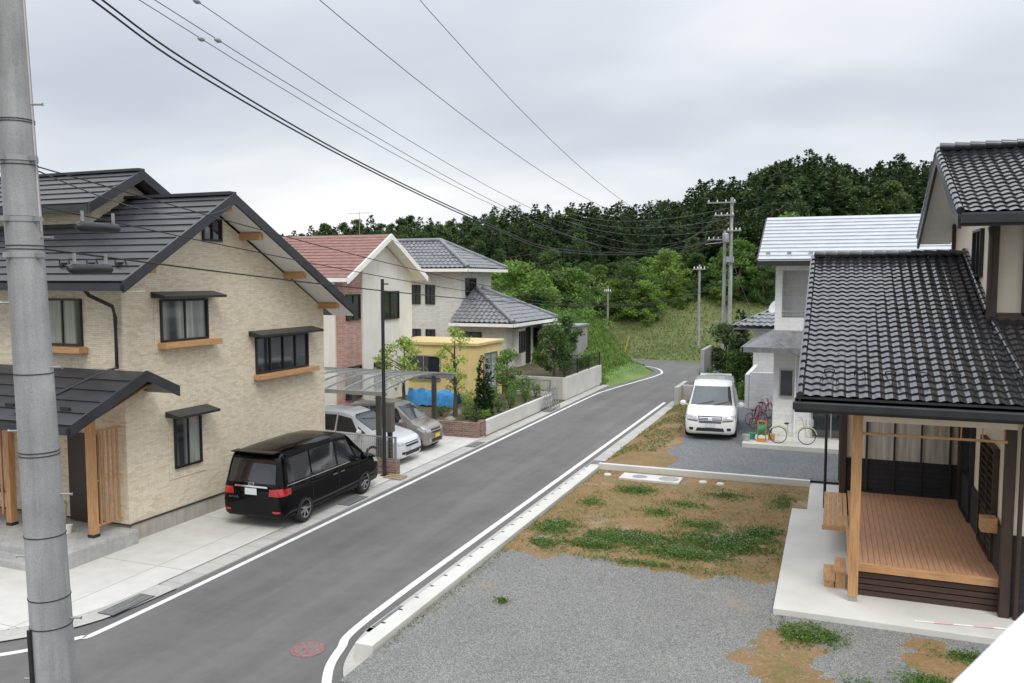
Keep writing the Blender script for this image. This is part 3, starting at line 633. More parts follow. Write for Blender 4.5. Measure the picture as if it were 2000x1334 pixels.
post(2.84,15.9,.3,4.0,.16,darkwood); post(2.84,21.5,.3,4.1,.13,darkwood); post(.3,21.55,.3,4.2,.15,darkwood); post(2.84,18.36,4.9,7.7,.17,darkwood); post(.3,25,.3,4.2,.15,darkwood); post(2.84,24,5,7.7,.15,darkwood)
q=MB(); q.box(2.93,8,18.3,18.39,5.15,5.45); mk('trim_board',q,darkwood_x,hR); mk('trim_board',MB().box(3.35,3.5,18.3,18.39,5.4,7.6),darkwood,hR)
q=MB()
nb=24
for i in range(nb):
    x0=.42+i*(2.38/nb); q.box(x0,x0+2.38/nb-.006,16.05,21.55,.9,.94+R.uniform(-.002,.002))
mk('deck_floor',q,deckm,hR)
q=MB()
for i in range(5): q.box(-.1+i*.1,-.01+i*.1,18.4,21.3,.88,.92)
q.box(-.12,.4,18.35,18.4,.82,.91); mk('deck_step',q,orange_y,hR)
q=MB(); q.box(.4,2.84,15.97,16.045,.8,.945); q.box(.36,.416,15.97,18.34,.8,.945); mk('deck_edge',q,orange_x,hR,bev=.006)
q=MB()
for i in range(4): q.box(.48,2.8,16.05,16.1,.34+i*.11,.43+i*.11)
for i in range(4): q.box(.48,.54,16.11,21.5,.34+i*.11,.43+i*.11)
mk('deck_skirt',q,darkwood_x,hR)
q=MB(); q.box(.14,.35,16.25,17.1,.62,.66); q.box(-.06,.15,16.25,17.1,.45,.49); 
for y in (16.27,17.04): q.box(.16,.33,y,y+.04,.33,.62); q.box(-.04,.13,y,y+.04,.33,.45)
mk('deck_stair',q,orange_y,hR)
q=MB(); q.box(.36,.53,15.66,15.83,.42,3.92); mk('deck_post',q,orange,hR,bev=.01); mk('post_base',MB().box(.37,.52,15.67,15.82,.3,.42),steelgrey,hR)
q=MB(); q.box(.4,2.9,15.68,15.8,3.6,3.9); mk('eave_beam',q,cream,hR)
mk('eave_board',MB().box(.4,2.9,15.655,15.678,3.78,3.9),darkwood_x,hR)
q=MB(); q.box(.5,2.76,15.71,15.75,3.36,3.4)
for i in range(7): q.box(.78+i*.32,.8+i*.32,15.72,15.74,3.4,3.6)
mk('transom_rail',q,orange_x,hR)
mk('side_beam',MB().box(.38,.5,15.85,21.6,3.66,3.85),cream,hR)
window(hR,'Y-',21.6,.85,2.6,.96,3.1,2,pane=glp,depth=.09)
window(hR,'X-',2.85,19.6,20.9,.99,3.0,0,pane=gl,depth=.1); window(hR,'X-',2.85,16.9,18.3,1.02,3.0,1,frame=darkwood,pane=darkpl,hbar=14,depth=.1)
mk('deck_box',MB().box(2.55,2.8,16.5,16.8,1.6,1.85),orange_y,hR)
window(hR,'X-',2.85,19.6,20.6,6.2,7.1,1,pane=gl,depth=.08)
q=MB(); q.add([(-.4,15.1,3.9),(6,15.1,3.9),(6,21.6,6.2),(-.4,21.6,6.2)],[(0,1,2,3)]); q.add([(.3,21.59,4.0),(2.85,21.59,4.0),(2.85,21.59,6.2),(.3,21.59,6.2)],[(0,1,2,3)]); mk('ceiling',q,cream,hR)
A=(-.5,15.0,4.08);B=(9,15.0,4.08);C=(9,21.9,6.62);D=(-.5,21.9,6.62)
q=MB(); tile_face(q,A,B,C,D,.2,.235,.03,.022,8)
slab(q,(-.5,15.0,4.08),(9,15.0,4.08),(9,21.9,6.62),(-.5,21.9,6.62),.12)
slab(q,(-.5,21.9,6.62),(3,21.9,6.62),(3,25.4,5.3),(-.5,25.4,5.3),.12)
for i in range(23):
    t0=i/23; y=15.0+6.9*t0; z=4.08+2.54*t0; q.tube([(-.5,y-.03,z+.04),(-.5,y+.3,z+.14)],[.06,.05],8)
q.beam((-.55,15.0,4.03),(-.55,21.9,6.57),.05,.22)
for i in range(13): q.tube([(-.5+i*.27,21.9,6.71),(-.2+i*.27,21.9,6.69)],[.085,.075],8)
for i in range(13):
    t0=i/13.; y=18.4+3.5*t0; z=4.08+(y-15)*.368+.14; q.tube([(2.8,y,z),(2.8,y+.3,z+.1)],[.08,.07],8)
for i in range(12): 
    y=15.+i*.29; q.tube([(3.05-i*.018,y,4.12+(y-15)*.368),(3.04-i*.018,y+.31,4.22+(y-15)*.368)],[.055,.05],8)
lr=mk('roof',q,tileblack,hR,smooth=True,ang=50)
q=MB(); q.box(-.62,9,14.86,15.0,3.86,4.0); q.box(-.6,9,15.0,15.04,3.8,4.06); mk('gutter_channel',q,blackmetal,lr,bev=.02)
for i in range(8):
    x=-.05+i*.5; y=15.75; z=4.08+.75*.368+.04; q=MB(); q.tube([(x-.08,y+.1,z+.03),(x-.08,y,z+.09),(x,y-.04,z+.11),(x+.08,y,z+.09),(x+.08,y+.1,z+.03)],.012,6); mk('snow_guard',q,blackmetal,lr)
q=MB(); UX=2.1
tile_face(q,(UX,17.0,7.3),(11,17.0,7.3),(11,21,8.95),(UX,21,8.95),.2,.235,.03,.022,8)
slab(q,(UX,17.0,7.3),(11,17.0,7.3),(11,21,8.95),(UX,21,8.95),.12); slab(q,(UX,21,8.95),(11,21,8.95),(11,25,7.2),(UX,25,7.2),.12)
for i in range(14):
    t0=i/14; q.tube([(UX-.02,17+4*t0,7.34+1.65*t0),(UX-.02,17.33+4*t0,7.46+1.65*t0)],[.075,.065],8)
    q.tube([(UX-.02,25-4*t0,7.25+1.75*t0),(UX-.02,24.67-4*t0,7.38+1.75*t0)],[.075,.065],8)
for i in range(30): q.tube([(UX+i*.3,21,9.05),(UX+.32+i*.3,21,9.03)],[.1,.09],8)
ur=mk('roof',q,tileblack,hR,smooth=True,ang=50)
q=MB(); q.beam((UX-.03,17.0,7.14),(UX-.03,21,8.8),.06,.26); q.beam((UX-.03,21,8.8),(UX-.03,25,7.05),.06,.26); q.box(UX,11,16.93,17.0,7.05,7.26); q.box(UX-.02,11,16.8,16.93,7.1,7.24); mk('bargeboard',q,blackmetal,ur)
q=MB(); q.add([(UX,17.05,7.1),(11,17.05,7.1),(11,18.4,7.62),(UX,18.4,7.62)],[(0,1,2,3)]); q.add([(UX,18.4,7.62),(2.85,18.4,7.62),(2.85,21,8.78),(UX,21,8.78)],[(0,1,2,3)]); q.add([(UX,21,8.78),(2.85,21,8.78),(2.85,25,7.03),(UX,25,7.03)],[(0,1,2,3)]); mk('soffit',q,soffitm,ur)
q=MB(); q.tube([(2.75,18.25,7.1),(2.78,18.25,6.9),(2.78,18.3,5.5)],.04,8); mk('downspout',q,darkwood,hR)
q=MB(); q.tube([(2.95,15.2,3.9),(3.0,15.75,3.6),(3.0,15.8,.3)],.04,8); mk('downspout',q,darkwood,hR)
q=MB(); q.tube([(-.45,21.9,3.9),(-.1,22.,3.6),(-.1,22.,.3)],.035,8); mk('downspout',q,darkframe,hR)
q=MB(); q.box(-.86,9,14.85,21.7,.1,.33); q.box(-.5,.3,21.7,25.2,.1,.33); struct('pavement',q,concrete_l,bev=.01)
q=MB()
for i in range(6): q.tube([(1.4+i*.3,15.1+i*.042,.345),(1.7+i*.3,15.142+i*.042,.345)],.012,8,i%2)
solo('striped_pole',q,[M('pole_white',(.8,.78,.76),.5,.1,4),M('pole_red',(.65,.42,.38),.5,.1,4)],'thin red and white pole lying on concrete apron','pole',(1.4,15.1,.35))
# ------------------------------------------------------------ other houses
hB=thing('house','white two storey house with red brown roof and brick stripe','house',(-24,33,0))
q=MB(); q.prism([(-19.6,29.7,.1),(-19.6,35.8,.1),(-19.6,35.8,6.25),(-19.6,32.9,7.85),(-19.6,29.7,6.15)],(-11.4,0,0)); q.box(-31,-20.2,28.0,29.7,.1,5.6); q.box(-19.6,-19.2,31.3,35.8,.1,6.3); q.prism([(-19.2,31.3,6.3),(-19.2,35.8,6.3),(-19.2,32.9,7.8),(-19.2,31.3,7.0)],(-.4,0,0)); mk('wall',q,plaster,hB)
mk('brick_strip',MB().prism([(-19.58,29.8,.1),(-19.58,31.29,.1),(-19.58,31.29,6.95),(-19.58,29.8,6.2)],(.3,0,0)),pinkbrick,hB)
q=MB(); X0b=-18.7
slab(q,(X0b,29.3,6.15),(-31.5,29.3,6.15),(-31.5,32.9,8.1),(X0b,32.9,8.1),.14); slab(q,(X0b,32.9,8.1),(-31.5,32.9,8.1),(-31.5,36.4,6.2),(X0b,36.4,6.2),.14)
course_face(q,(X0b,29.3,6.16),(-31.5,29.3,6.16),(-31.5,32.9,8.11),(X0b,32.9,8.11),14,.025)
rb=mk('roof',q,tilered,hB)
q=MB(); q.beam((X0b+.05,29.28,6.04),(X0b+.05,32.9,8.0),.08,.26); q.beam((X0b+.05,32.9,8.0),(X0b+.05,36.42,6.1),.08,.26); q.box(-31.5,X0b,29.2,29.29,5.98,6.15); mk('bargeboard',q,soffitm,rb)
q=MB(); q.add([(X0b,29.35,5.99),(-19.7,29.35,5.99),(-19.7,32.9,7.93),(X0b,32.9,7.93)],[(0,1,2,3)]); q.add([(X0b,36.3,6.03),(-19.7,36.3,6.03),(-19.7,32.9,7.93),(X0b,32.9,7.93)],[(0,1,2,3)]); mk('soffit',q,soffitm,rb)
window(hB,'X+',-19.28,30.1,31.1,4.4,5.4,1); window(hB,'X+',-19.2,32.9,34.4,4.3,5.5,1,pane=gl); window(hB,'X+',-19.28,30.0,31.15,1.0,2.3,1); window(hB,'X+',-19.2,32.2,33.2,1.2,2.3,1)
hC=thing('house','pale two storey house with blue grey hipped tile roofs','house',(-22,46,0))
q=MB(); q.box(-31,-20.2,43.6,48.2,.1,6.75); q.box(-20.2,-16.9,42.4,48.6,.1,3.7); mk('wall',q,siding_grey,hC)
q=MB(); za,zr=6.72,8.4
x0,x1,y0,y1=-31.6,-19.4,42.9,48.9; ry=45.9; rx=-22.6
tile_face(q,(x0,y0,za),(x1,y0,za),(rx,ry,zr),(x0+3,ry,zr),.3,.4,.06,.04,5); tile_face(q,(x1,y0,za),(x1,y1,za),(rx,ry,zr),(rx,ry,zr),.3,.4,.06,.04,5)
q.add([(x0,y0,za-.15),(x1,y0,za-.15),(x1,y1,za-.15),(x0,y1,za-.15),(rx,ry,zr-.05),(x0+3,ry,zr-.05)],[(0,1,4,5),(1,2,4),(2,3,5,4),(3,0,5),(3,2,1,0)])
for (a,b_) in (((x1,y0,za+.08),(rx,ry,zr+.08)),((x1,y1,za+.08),(rx,ry,zr+.08)),((x0+3,ry,zr+.08),(rx,ry,zr+.08))): q.tube([a,b_],.13,8)
rc=mk('roof',q,tilegrey,hC,smooth=True,ang=50)
mk('fascia',MB().box(x0,x1+.02,y0-.04,y0,za-.2,za-.02).box(x1,x1+.06,y0-.04,y1,za-.2,za-.02),soffitm,rc)
q=MB(); za,zr=3.68,5.5; x0,x1,y0,y1=-20.1,-16.2,41.8,49.3; ap_=(-19.9,45.2,zr)
tile_face(q,(x0,y0,za),(x1,y0,za),ap_,(-20.1,45.2,zr),.3,.4,.06,.04,5); tile_face(q,(x1,y0,za),(x1,y1,za),(-19.9,46.0,zr),ap_,.3,.4,.06,.04,5)
q.add([(x0,y0,za-.15),(x1,y0,za-.15),(x1,y1,za-.15),(x0,y1,za-.15),(x0,45.2,zr-.05),(-19.9,46,zr-.05)],[(0,1,5,4),(1,2,5),(2,3,4,5),(3,2,1,0)])
q.tube([(x1,y0,za+.08),(-19.9,45.2,zr+.08)],.13,8); q.tube([(x1,y1,za+.08),(-19.9,46,zr+.08)],.13,8)
rc2=mk('roof',q,tilegrey,hC,smooth=True,ang=50)
mk('fascia',MB().box(x0,x1+.02,y0-.04,y0,za-.2,za-.02).box(x1,x1+.06,y0-.04,y1,za-.2,za-.02),soffitm,rc2)
for i in range(3):
    xx=-24.3+i*.95; window(hC,'Y-',43.6,xx,xx+.5,4.7,5.7,1,hbar=1,fw=.06); window(hC,'Y-',43.6,xx,xx+.5,2.3,3.1,1,hbar=1,fw=.06)
window(hC,'X+',-20.2,44.3,45.7,5.2,6.1,1); window(hC,'Y-',42.4,-19.6,-18.4,2.2,3.1,1)
bw=MB(); bw.box(-16.9,-16.55,43.4,44.5,1.9,3.3); mk('bay_window_frame',bw,siding_grey,hC); window(hC,'X+',-16.55,43.55,44.35,2.0,3.1,1); window(hC,'X+',-16.9,45.6,46.2,1.2,3.2,0,pane=darkpl); window(hC,'X+',-16.9,46.9,47.7,2.1,3.1,1)
hD=thing('small_building','low yellow prefabricated building with flat roof','shed',(-18,37,.3))
q=MB(); q.box(-20.3,-15.6,35.4,38.6,.1,2.95); mk('wall',q,yellowm,hD); q=MB(); q.box(-20.4,-15.5,35.3,38.7,2.95,3.1); mk('roof',q,M('yellow_fascia',(.66,.52,.24),.5,.1),hD,bev=.02)
window(hD,'Y-',35.4,-19.2,-17.5,1.3,2.4,1,frame=alu); window(hD,'X+',-15.6,36.4,37.8,.5,2.5,1,frame=alu,pane=glassm('frosted_door_glass',(.35,.38,.4)))
sd=thing('storage_shed','grey flat roofed storage shed above concrete wall','shed',(-14.5,50,1))
q=MB(); q.box(-16.2,-14.0,46.6,48.6,.4,3.3); mk('wall',q,M('grey_steel_panel',(.33,.33,.32),.55,.1,streak=.15),sd); mk('roof',MB().box(-16.3,-13.9,46.5,48.7,3.3,3.4),steelgrey,sd); mk('door',MB().box(-15.6,-14.5,46.57,46.6,1.2,3.1),alu,sd)
hE=thing('house','white two storey house with pale corrugated metal roof','house',(2,34,.4))
q=MB(); q.box(-1.95,8,31.6,36.5,.3,6.75); q.box(-1.95,8,30.5,31.6,.3,4.75); q.box(-1.95,-1.72,30.5,31.6,4.75,6.75); q.box(-.35,8,30.5,31.6,4.75,6.75); q.box(-1.72,-.35,30.5,31.6,6.4,6.75)
mk('wall',q,siding_white,hE)
q=MB(); q.box(-1.72,-.35,30.52,30.56,4.95,4.99); q.box(-1.72,-.35,30.52,30.56,4.83,4.86)
mk('balcony_rail',q,alu,hE)
q=MB(); slab(q,(-2.5,29.8,6.75),(9,29.8,6.75),(9,33.6,8.45),(-2.5,33.6,8.45),.14); slab(q,(-2.5,33.6,8.45),(9,33.6,8.45),(9,37.2,6.8),(-2.5,37.2,6.8),.14)
course_face(q,(-2.5,29.8,6.76),(9,29.8,6.76),(9,33.6,8.46),(-2.5,33.6,8.46),12,.035)
re=mk('roof',q,roofsilver,hE)
q=MB(); q.box(-2.52,9,29.7,29.8,6.55,6.72); q.beam((-2.53,29.8,6.64),(-2.53,33.6,8.34),.05,.22); mk('fascia',q,darkframe,re)
for i in range(12):
    x=-2.2+i*.7; mk('snow_guard',MB().box(x-.07,x+.07,30.15,30.25,6.93,7.05),alu,re)
q=MB(); q.add([(-2.9,29.5,3.75),(1.5,29.5,3.75),(1.5,30.5,4.3),(-1.95,30.5,4.3),(-2.9,34,3.75),(-1.95,33.4,4.3)],[(0,1,2,3),(0,3,5,4)]); q.add([(-2.9,29.5,3.65),(1.5,29.5,3.65),(1.5,30.5,3.66),(-1.95,30.5,3.66),(-2.9,34,3.65)],[(0,1,2,3),(0,3,4)]); q.box(-2.95,1.5,29.42,29.5,3.58,3.76); q.box(-2.98,-2.9,29.42,34,3.58,3.76)
mk('porch_roof',q,[tilegrey],hE)
window(hE,'Y-',30.5,-.6,.6,.6,2.6,1,frame=alu); window(hE,'Y-',30.5,-1.7,-1.3,2.0,2.9,0,frame=alu)
q=MB(); q.box(-2.8,1.6,28.7,30.5,.3,.55); mk('terrace_step',q,concrete_l,hE,bev=.01)
q=MB(); q.tube([(-1.2,30.42,3.6),(-1.2,30.42,.55)],.03,8); mk('downspout',q,soffitm,hE)
q=MB(); q.lathe((-2.3,37,4.9),(-.6,-.6,.5),[(0,0),(.2,.03),(.32,.09),(.33,.1),(.2,.05),(0,.03)],18); q.tube([(-2.3,37,4.9),(-1.9,36.3,4.6)],.02,6); mk('satellite_dish',q,soffitm,hE,smooth=True)
hF=thing('house','low white house with blue grey hipped tile roof','house',(0,46,.4))
q=MB(); q.box(-3.7,5,42.5,49,.3,3.8); mk('wall',q,siding_white,hF)
q=MB(); x0,x1,y0,y1=-4.6,6,41.6,49.8; tile_face(q,(x0,y0,3.8),(x1,y0,3.8),(x1-4,45.6,5.6),(x0+4,45.6,5.6),.3,.4,.06,.04,5); tile_face(q,(x0,y1,3.8),(x0,y0,3.8),(x0+4,45.6,5.6),(x0+4,45.6,5.6),.3,.4,.06,.04,5)
q.add([(x0,y0,3.65),(x1,y0,3.65),(x1,y1,3.65),(x0,y1,3.65),(x0+4,45.6,5.55),(x1-4,45.6,5.55)],[(0,1,5,4),(1,2,5),(2,3,4,5),(3,0,4),(3,2,1,0)]); mk('roof',q,tilegrey,hF,smooth=True,ang=50)
window(hF,'X-',-3.7,43.5,44.8,1.2,2.4,1)
# ------------------------------------------------------------ left garden, walls, carport
def wall_(name,label,x0,x1,y0,y1,z0,z1,mat,group=None,extra=None):
    q=MB(); q.box(x0,x1,y0,y1,z0,z1); return solo(name,q,mat,label,'wall',((x0+x1)/2,(y0+y1)/2,z0),group,bev=.012)
wall_('garden_wall','low pale concrete planter wall beside the gutter',-12.62,-12.47,29.2,37.2,0,.62,concrete_l)
wall_('garden_wall','low pale concrete wall at the driveway opening',-14.6,-12.5,37.25,37.4,0,.7,concrete_l)
wall_('brick_planter_wall','low brown brick planter wall at the garden corner',-14.4,-12.5,28.55,28.75,0,.62,lowbrick)
wall_('brick_planter_wall','short brown brick planter return wall along the gutter',-12.66,-12.46,28.76,29.19,0,.66,lowbrick)
wall_('retaining_wall','pale concrete retaining wall beside the road',-12.65,-12.45,39.4,46.2,0,1.15,concrete_l)
wall_('retaining_wall','short pale concrete wall turning from the road',-15.2,-12.66,39.4,39.6,0,1.15,concrete)
q=MB(); q.box(-20,-12.62,28.76,37.24,.1,.5); q.box(-20,-12.66,39.61,46.2,.1,1.05); struct('garden_bed',q,soil_d)
def fence(x0,y0,x1,y1,z,h,label,mat,bars=True,sp=.12):
    e=thing('fence',label,'fence',(x0,y0,z)); a=V((x0,y0,z));b_=V((x1,y1,z)); L=(b_-a).length; n=max(1,int(L/1.8))
    for i in range(n+1):
        p=a.lerp(b_,i/n); q=MB(); q.box(p.x-.03,p.x+.03,p.y-.03,p.y+.03,z,z+h+.03); mk('fence_post',q,mat,e)
    q=MB(); q.beam(a+V((0,0,h)),b_+V((0,0,h)),.035,.04); q.beam(a+V((0,0,.08)),b_+V((0,0,.08)),.03,.03)
    k=int(L/sp)
    for i in range(k+1):
        p=a.lerp(b_,i/k); q.beam(p+V((0,0,.08)),p+V((0,0,h)),.012 if bars else .006,.012)
    if not bars:
        for i in range(1,int(h/.12)): q.beam(a+V((0,0,.08+i*.12)),b_+V((0,0,.08+i*.12)),.006,.006)
    mk('fence_panel',q,mat,e); return e
fence(-12.55,39.5,-12.55,46.1,1.15,.75,'grey railing fence on the concrete retaining wall',darkframe)
fence(-14.5,37.32,-12.6,37.32,.7,.55,'grey railing fence beside the garden gate',alu)
fence(-17,22.25,-12.55,22.25,.45,.75,'thin grey mesh fence on low wall beside parked cars',steelgrey,False,.08)
wall_('brick_wall','low brown brick wall end under mesh fence',-14.0,-12.45,22.15,22.35,0,.5,lowbrick)
wall_('concrete_wall','low concrete wall under mesh fence',-17.2,-14.02,22.17,22.33,0,.42,concrete)
for i in range(3):
    q=MB(); q.box(-12.7+i*.02,-12.05,21.7+i*.14,21.79+i*.14,.045,.08+.015*i)
    solo('timber_plank',q,palewood,'short timber plank lying beside the black pole','plank',(-12.3,21.76+i*.16,.05),'planks by the pole')
e=thing('lamp_pole','slender black pole with small arm by the driveway','pole',(-12.8,22.0,.05)); q=MB(); q.cyl((-12.8,22.0,.0),(-12.8,22.0,6.1),.06,.05,12); mk('pole',q,blackmetal,e,smooth=True); q=MB(); q.beam((-12.8,22.0,5.95),(-12.6,22.0,5.95),.04,.04); mk('bracket',q,blackmetal,e); mk('base_plate',MB().box(-12.9,-12.7,21.9,22.1,.0,.07),blackmetal,e)
e=thing('gate_pillar','grey slim gate pillar with mailbox','mailbox',(-12.9,22.6,.05)); mk('pillar',MB().box(-13.0,-12.9,22.55,22.7,.0,1.3),darkframe,e); mk('mailbox',MB().box(-13.08,-12.82,22.48,22.72,1.3,2.25),M('brown_grey_box',(.11,.1,.09),.5,.1),e,bev=.02)
cp=thing('carport','carport with curved translucent roof on grey posts','carport',(-16,26,.05))
for (x,y) in ((-13.6,23.05),(-17.6,23.05),(-14.1,28.0),(-17.6,28.0)):
    q=MB(); q.box(x-.08,x+.08,y-.06,y+.06,.0,2.45); mk('post',q,M('post_bronze',(.1,.095,.085),.45,.1,metal=.3),cp,bev=.006)
def cz(y): s=(y-22.6)/5.6; return 2.45+.42*math.sin(math.pi*(.12+.76*s))-.1
q=MB(); cf=MB(); K=12
for i in range(K):
    y0=22.6+5.6*i/K; y1=22.6+5.6*(i+1)/K; q.quad((-18.9,y0,cz(y0)),(-13.3,y0,cz(y0)),(-13.3,y1,cz(y1)),(-18.9,y1,cz(y1)))
    for j in range(9): x=-18.9+5.6*j/8; cf.beam((x,y0,cz(y0)+.015),(x,y1,cz(y1)+.015),.045,.05)
for y in (22.6,28.2): cf.box(-18.95,-13.25,y-.05,y+.05,cz(y)-.08,cz(y)+.05)
for y in (23.05,28.0): cf.box(-18.9,-13.3,y-.04,y+.04,2.36,2.46)
pm,t,b=nodes('smoked_polycarbonate'); t.links.new(ramp(t,noi(t,coord(t),.7),[(.3,(.26,.26,.25)),(.7,(.38,.38,.37))]),b.inputs['Base Color']); b.inputs['Roughness'].default_value=.15
trn=N(t,'ShaderNodeBsdfTransparent'); mx=N(t,'ShaderNodeMixShader'); mx.inputs[0].default_value=.5; t.links.new(b.outputs[0],mx.inputs[1]); t.links.new(trn.outputs[0],mx.inputs[2]); t.links.new(mx.outputs[0],t.nodes['Material Output'].inputs['Surface'])
rr_=mk('roof',q,pm,cp,smooth=True); mk('roof_frame',cf,steelgrey,rr_)
q=MB(); vs=[]
for j in range(9):
    for i in range(13):
        x=-17.6+2.4*i/12; y=32.2+.7*j/8; z=.55+.9*math.sin(math.pi*j/8)*(.7+.3*noise.noise(V((i*.5,j*.5,0))))+.12*noise.noise(V((i*.9,j*.8,2))); vs.append((x,y,z))
q.add(vs,[(j*13+i,j*13+i+1,(j+1)*13+i+1,(j+1)*13+i) for j in range(8) for i in range(12)]); solo('blue_tarpaulin',q,M('blue_tarp',(.04,.25,.55),.5,.25,4),'crumpled bright blue tarpaulin covering a pile','tarpaulin',(-16.4,32.5,.5),smooth=True,fix=False)
e=thing('folding_gate','folded aluminium lattice gate beside the driveway','gate',(-12.3,37,.05))
q=MB()
for i in range(5):
    y=35.6+i*.35; q.beam((-12.45,y,.05),(-12.25,y+.1,.95),.05,.05); q.beam((-12.0,y,.05),(-12.25,y+.1,.95),.05,.05)
    q.beam((-12.4,y,.3),(-12.05,y,.3),.03,.03); q.beam((-12.35,y,.6),(-12.12,y,.6),.03,.03)
q.beam((-12.45,35.6,.12),(-12.45,37,.12),.04,.04); q.beam((-12.0,35.6,.12),(-12.0,37,.12),.04,.04); q.beam((-12.25,35.7,.95),(-12.25,37.1,.95),.04,.04); mk('lattice',q,alu,e)
gtree=[('young_tree','slender young tree with airy yellow green leaves',(-14.3,30.3,.5),broad(3.7,.75,26,55,.11,101,.3,9,.4),L_yel),
('young_tree','airy yellow green maple behind the carport',(-17.0,31.0,.5),broad(3.1,1.25,22,60,.16,102,.4,9,.34),L_yel),
('garden_conifer','narrow dark green garden conifer in planter',(-13.3,30.9,.5),conifer(2.5,.45,24,103,.15,.03),L_con2),
('garden_tree','dense dark green garden tree on retaining wall',(-13.5,40.6,1.05),broad(2.7,1.05,32,110,.16,104,.15,7,.36),L_mid),
('garden_tree','tall leafy green garden tree on retaining wall',(-13.6,43.2,1.05),broad(3.0,.95,30,110,.16,105,.1,7,.36),L_mid),
('garden_tree','dark green garden tree beside low wall',(-5.7,47.5,.3),broad(3.3,1.1,30,100,.18,106,.15,7,.38),L_con2),
('garden_tree','clipped green garden tree near the white wall',(-4.6,44.5,.3),broad(2.1,1.0,26,100,.17,107,.1,7,.4),L_mid),
('garden_tree','small light green garden tree beside the yellow building',(-14.2,35.8,.5),broad(2.3,.8,24,90,.12,109,.2,7,.4),L_light),
('garden_conifer','small pointed garden conifer',(-5.2,51.,.3),conifer(4.0,.9,24,108,.28,.03),L_con2)]
for a in gtree: mktree(a[0],a[1],'tree',a[2],a[3],a[4])
def shrub(x,y,z,rx,h,n,s,lm,label,seed):
    rg2=random.Random(seed); e=thing('shrub',label,'shrub',(x,y,z)); st_=MB()
    for i in range(5): a=i*1.3; st_.tube([(0,0,-.03),(math.cos(a)*rx*.5,math.sin(a)*rx*.5,h*.7)],[.015,.006],5)
    mk('stem',st_,bark,e,local=True); q=MB()
    for i in range(9): a=rg2.uniform(0,6.28); rr=rx*.6*math.sqrt(rg2.random()); clump(q,(math.cos(a)*rr,math.sin(a)*rr,h*rg2.uniform(.25,.75)),(rx*.5,rx*.5,h*.3),n//9,s,rg2)
    mk('foliage',q,lm,e,local=True,fix=False)
sd_=0
for (x,y,rx,h,lm) in ((-13.0,29.5,.35,.5,L_mid),(-13.6,29.9,.4,.6,L_light),(-13.1,32,.45,.7,L_mid),(-13.0,33.1,.4,.9,L_light),(-13.2,34.0,.45,1.3,L_light),(-13.0,35.0,.4,.8,L_mid),(-13.3,35.9,.45,1.4,L_mid),(-13.9,33.2,.5,1.0,L_light),(-13.1,36.7,.4,.9,L_light),(-14.3,32,.5,.7,L_yel),(-14.5,34.6,.5,1.0,L_mid),(-15.2,33.2,.6,.7,L_light),(-13.8,36.8,.5,1.2,L_light),(-14.9,30.2,.5,.5,L_mid),(-12.95,30.2,.3,.4,L_light),(-13.3,38.4,.5,.8,L_mid),(-14.6,38.4,.6,1.2,L_mid)):
    sd_+=1; shrub(x,y,.5 if y<37.5 else .05,rx,h,460,.08,lm,'leafy green shrub in the concrete planter bed',sd_)
for (x,y,rx,h,lm) in ((-5.9,43.2,.6,.9,L_mid),(-5.2,42.3,.7,1.0,L_con2),(-6.2,45,.6,1.1,L_light),(-4.2,41.5,.5,.8,L_mid),(-5.0,46.2,.8,1.5,L_mid),(-6.0,49,.8,1.4,L_light),(-3.9,40.6,.4,.9,L_light)):
    sd_+=1; shrub(x,y,.3,rx,h,520,.13,lm,'rounded garden shrub beside the white house yard',sd_)
for (x,y) in ((-13.3,41.8),(-13.3,44.8),(-13.2,45.7)): sd_+=1; shrub(x,y,1.05,.6,.9,420,.14,L_light,'leafy shrub behind railing on retaining wall',sd_)
rockm=M('rock',(.26,.25,.23),.9,.3,8,bs=.6,bscale=12)
for (x,y,r_) in ((-14.2,29.6,.25),(-13.8,31.2,.2),(-14.6,31,.3),(-13.9,32.4,.2)):
    q=MB(); q.lathe((x,y,.45),(0,0,1),[(0,r_*.8),(r_*.5,r_*.65),(r_*.9,r_*.3),(r_,0)],9); solo('garden_rock',q,rockm,'rough grey garden rock in planter','rock',(x,y,.45),'rocks in the planter bed')
wall_('retaining_wall','low grey concrete wall at the lot corner',-6.95,-6.75,39.0,41.6,0,1.0,concrete); wall_('retaining_wall','low grey concrete wall facing the gravel lot',-6.74,-4.6,39.9,40.1,.2,1.0,concrete)
wall_('screen_wall','tall grey panel wall beside the bend',-6.5,-6.3,44,47.5,.2,2.4,M('grey_panel',(.36,.36,.35),.7,.1,streak=.15)); wall_('garden_wall','white block garden wall by the yard',-3.4,-2.0,37.6,37.8,.3,2.0,siding_white)
wall_('garden_wall','white block garden wall along the garden',-3.6,-3.42,37.6,42.3,.3,1.9,siding_white)
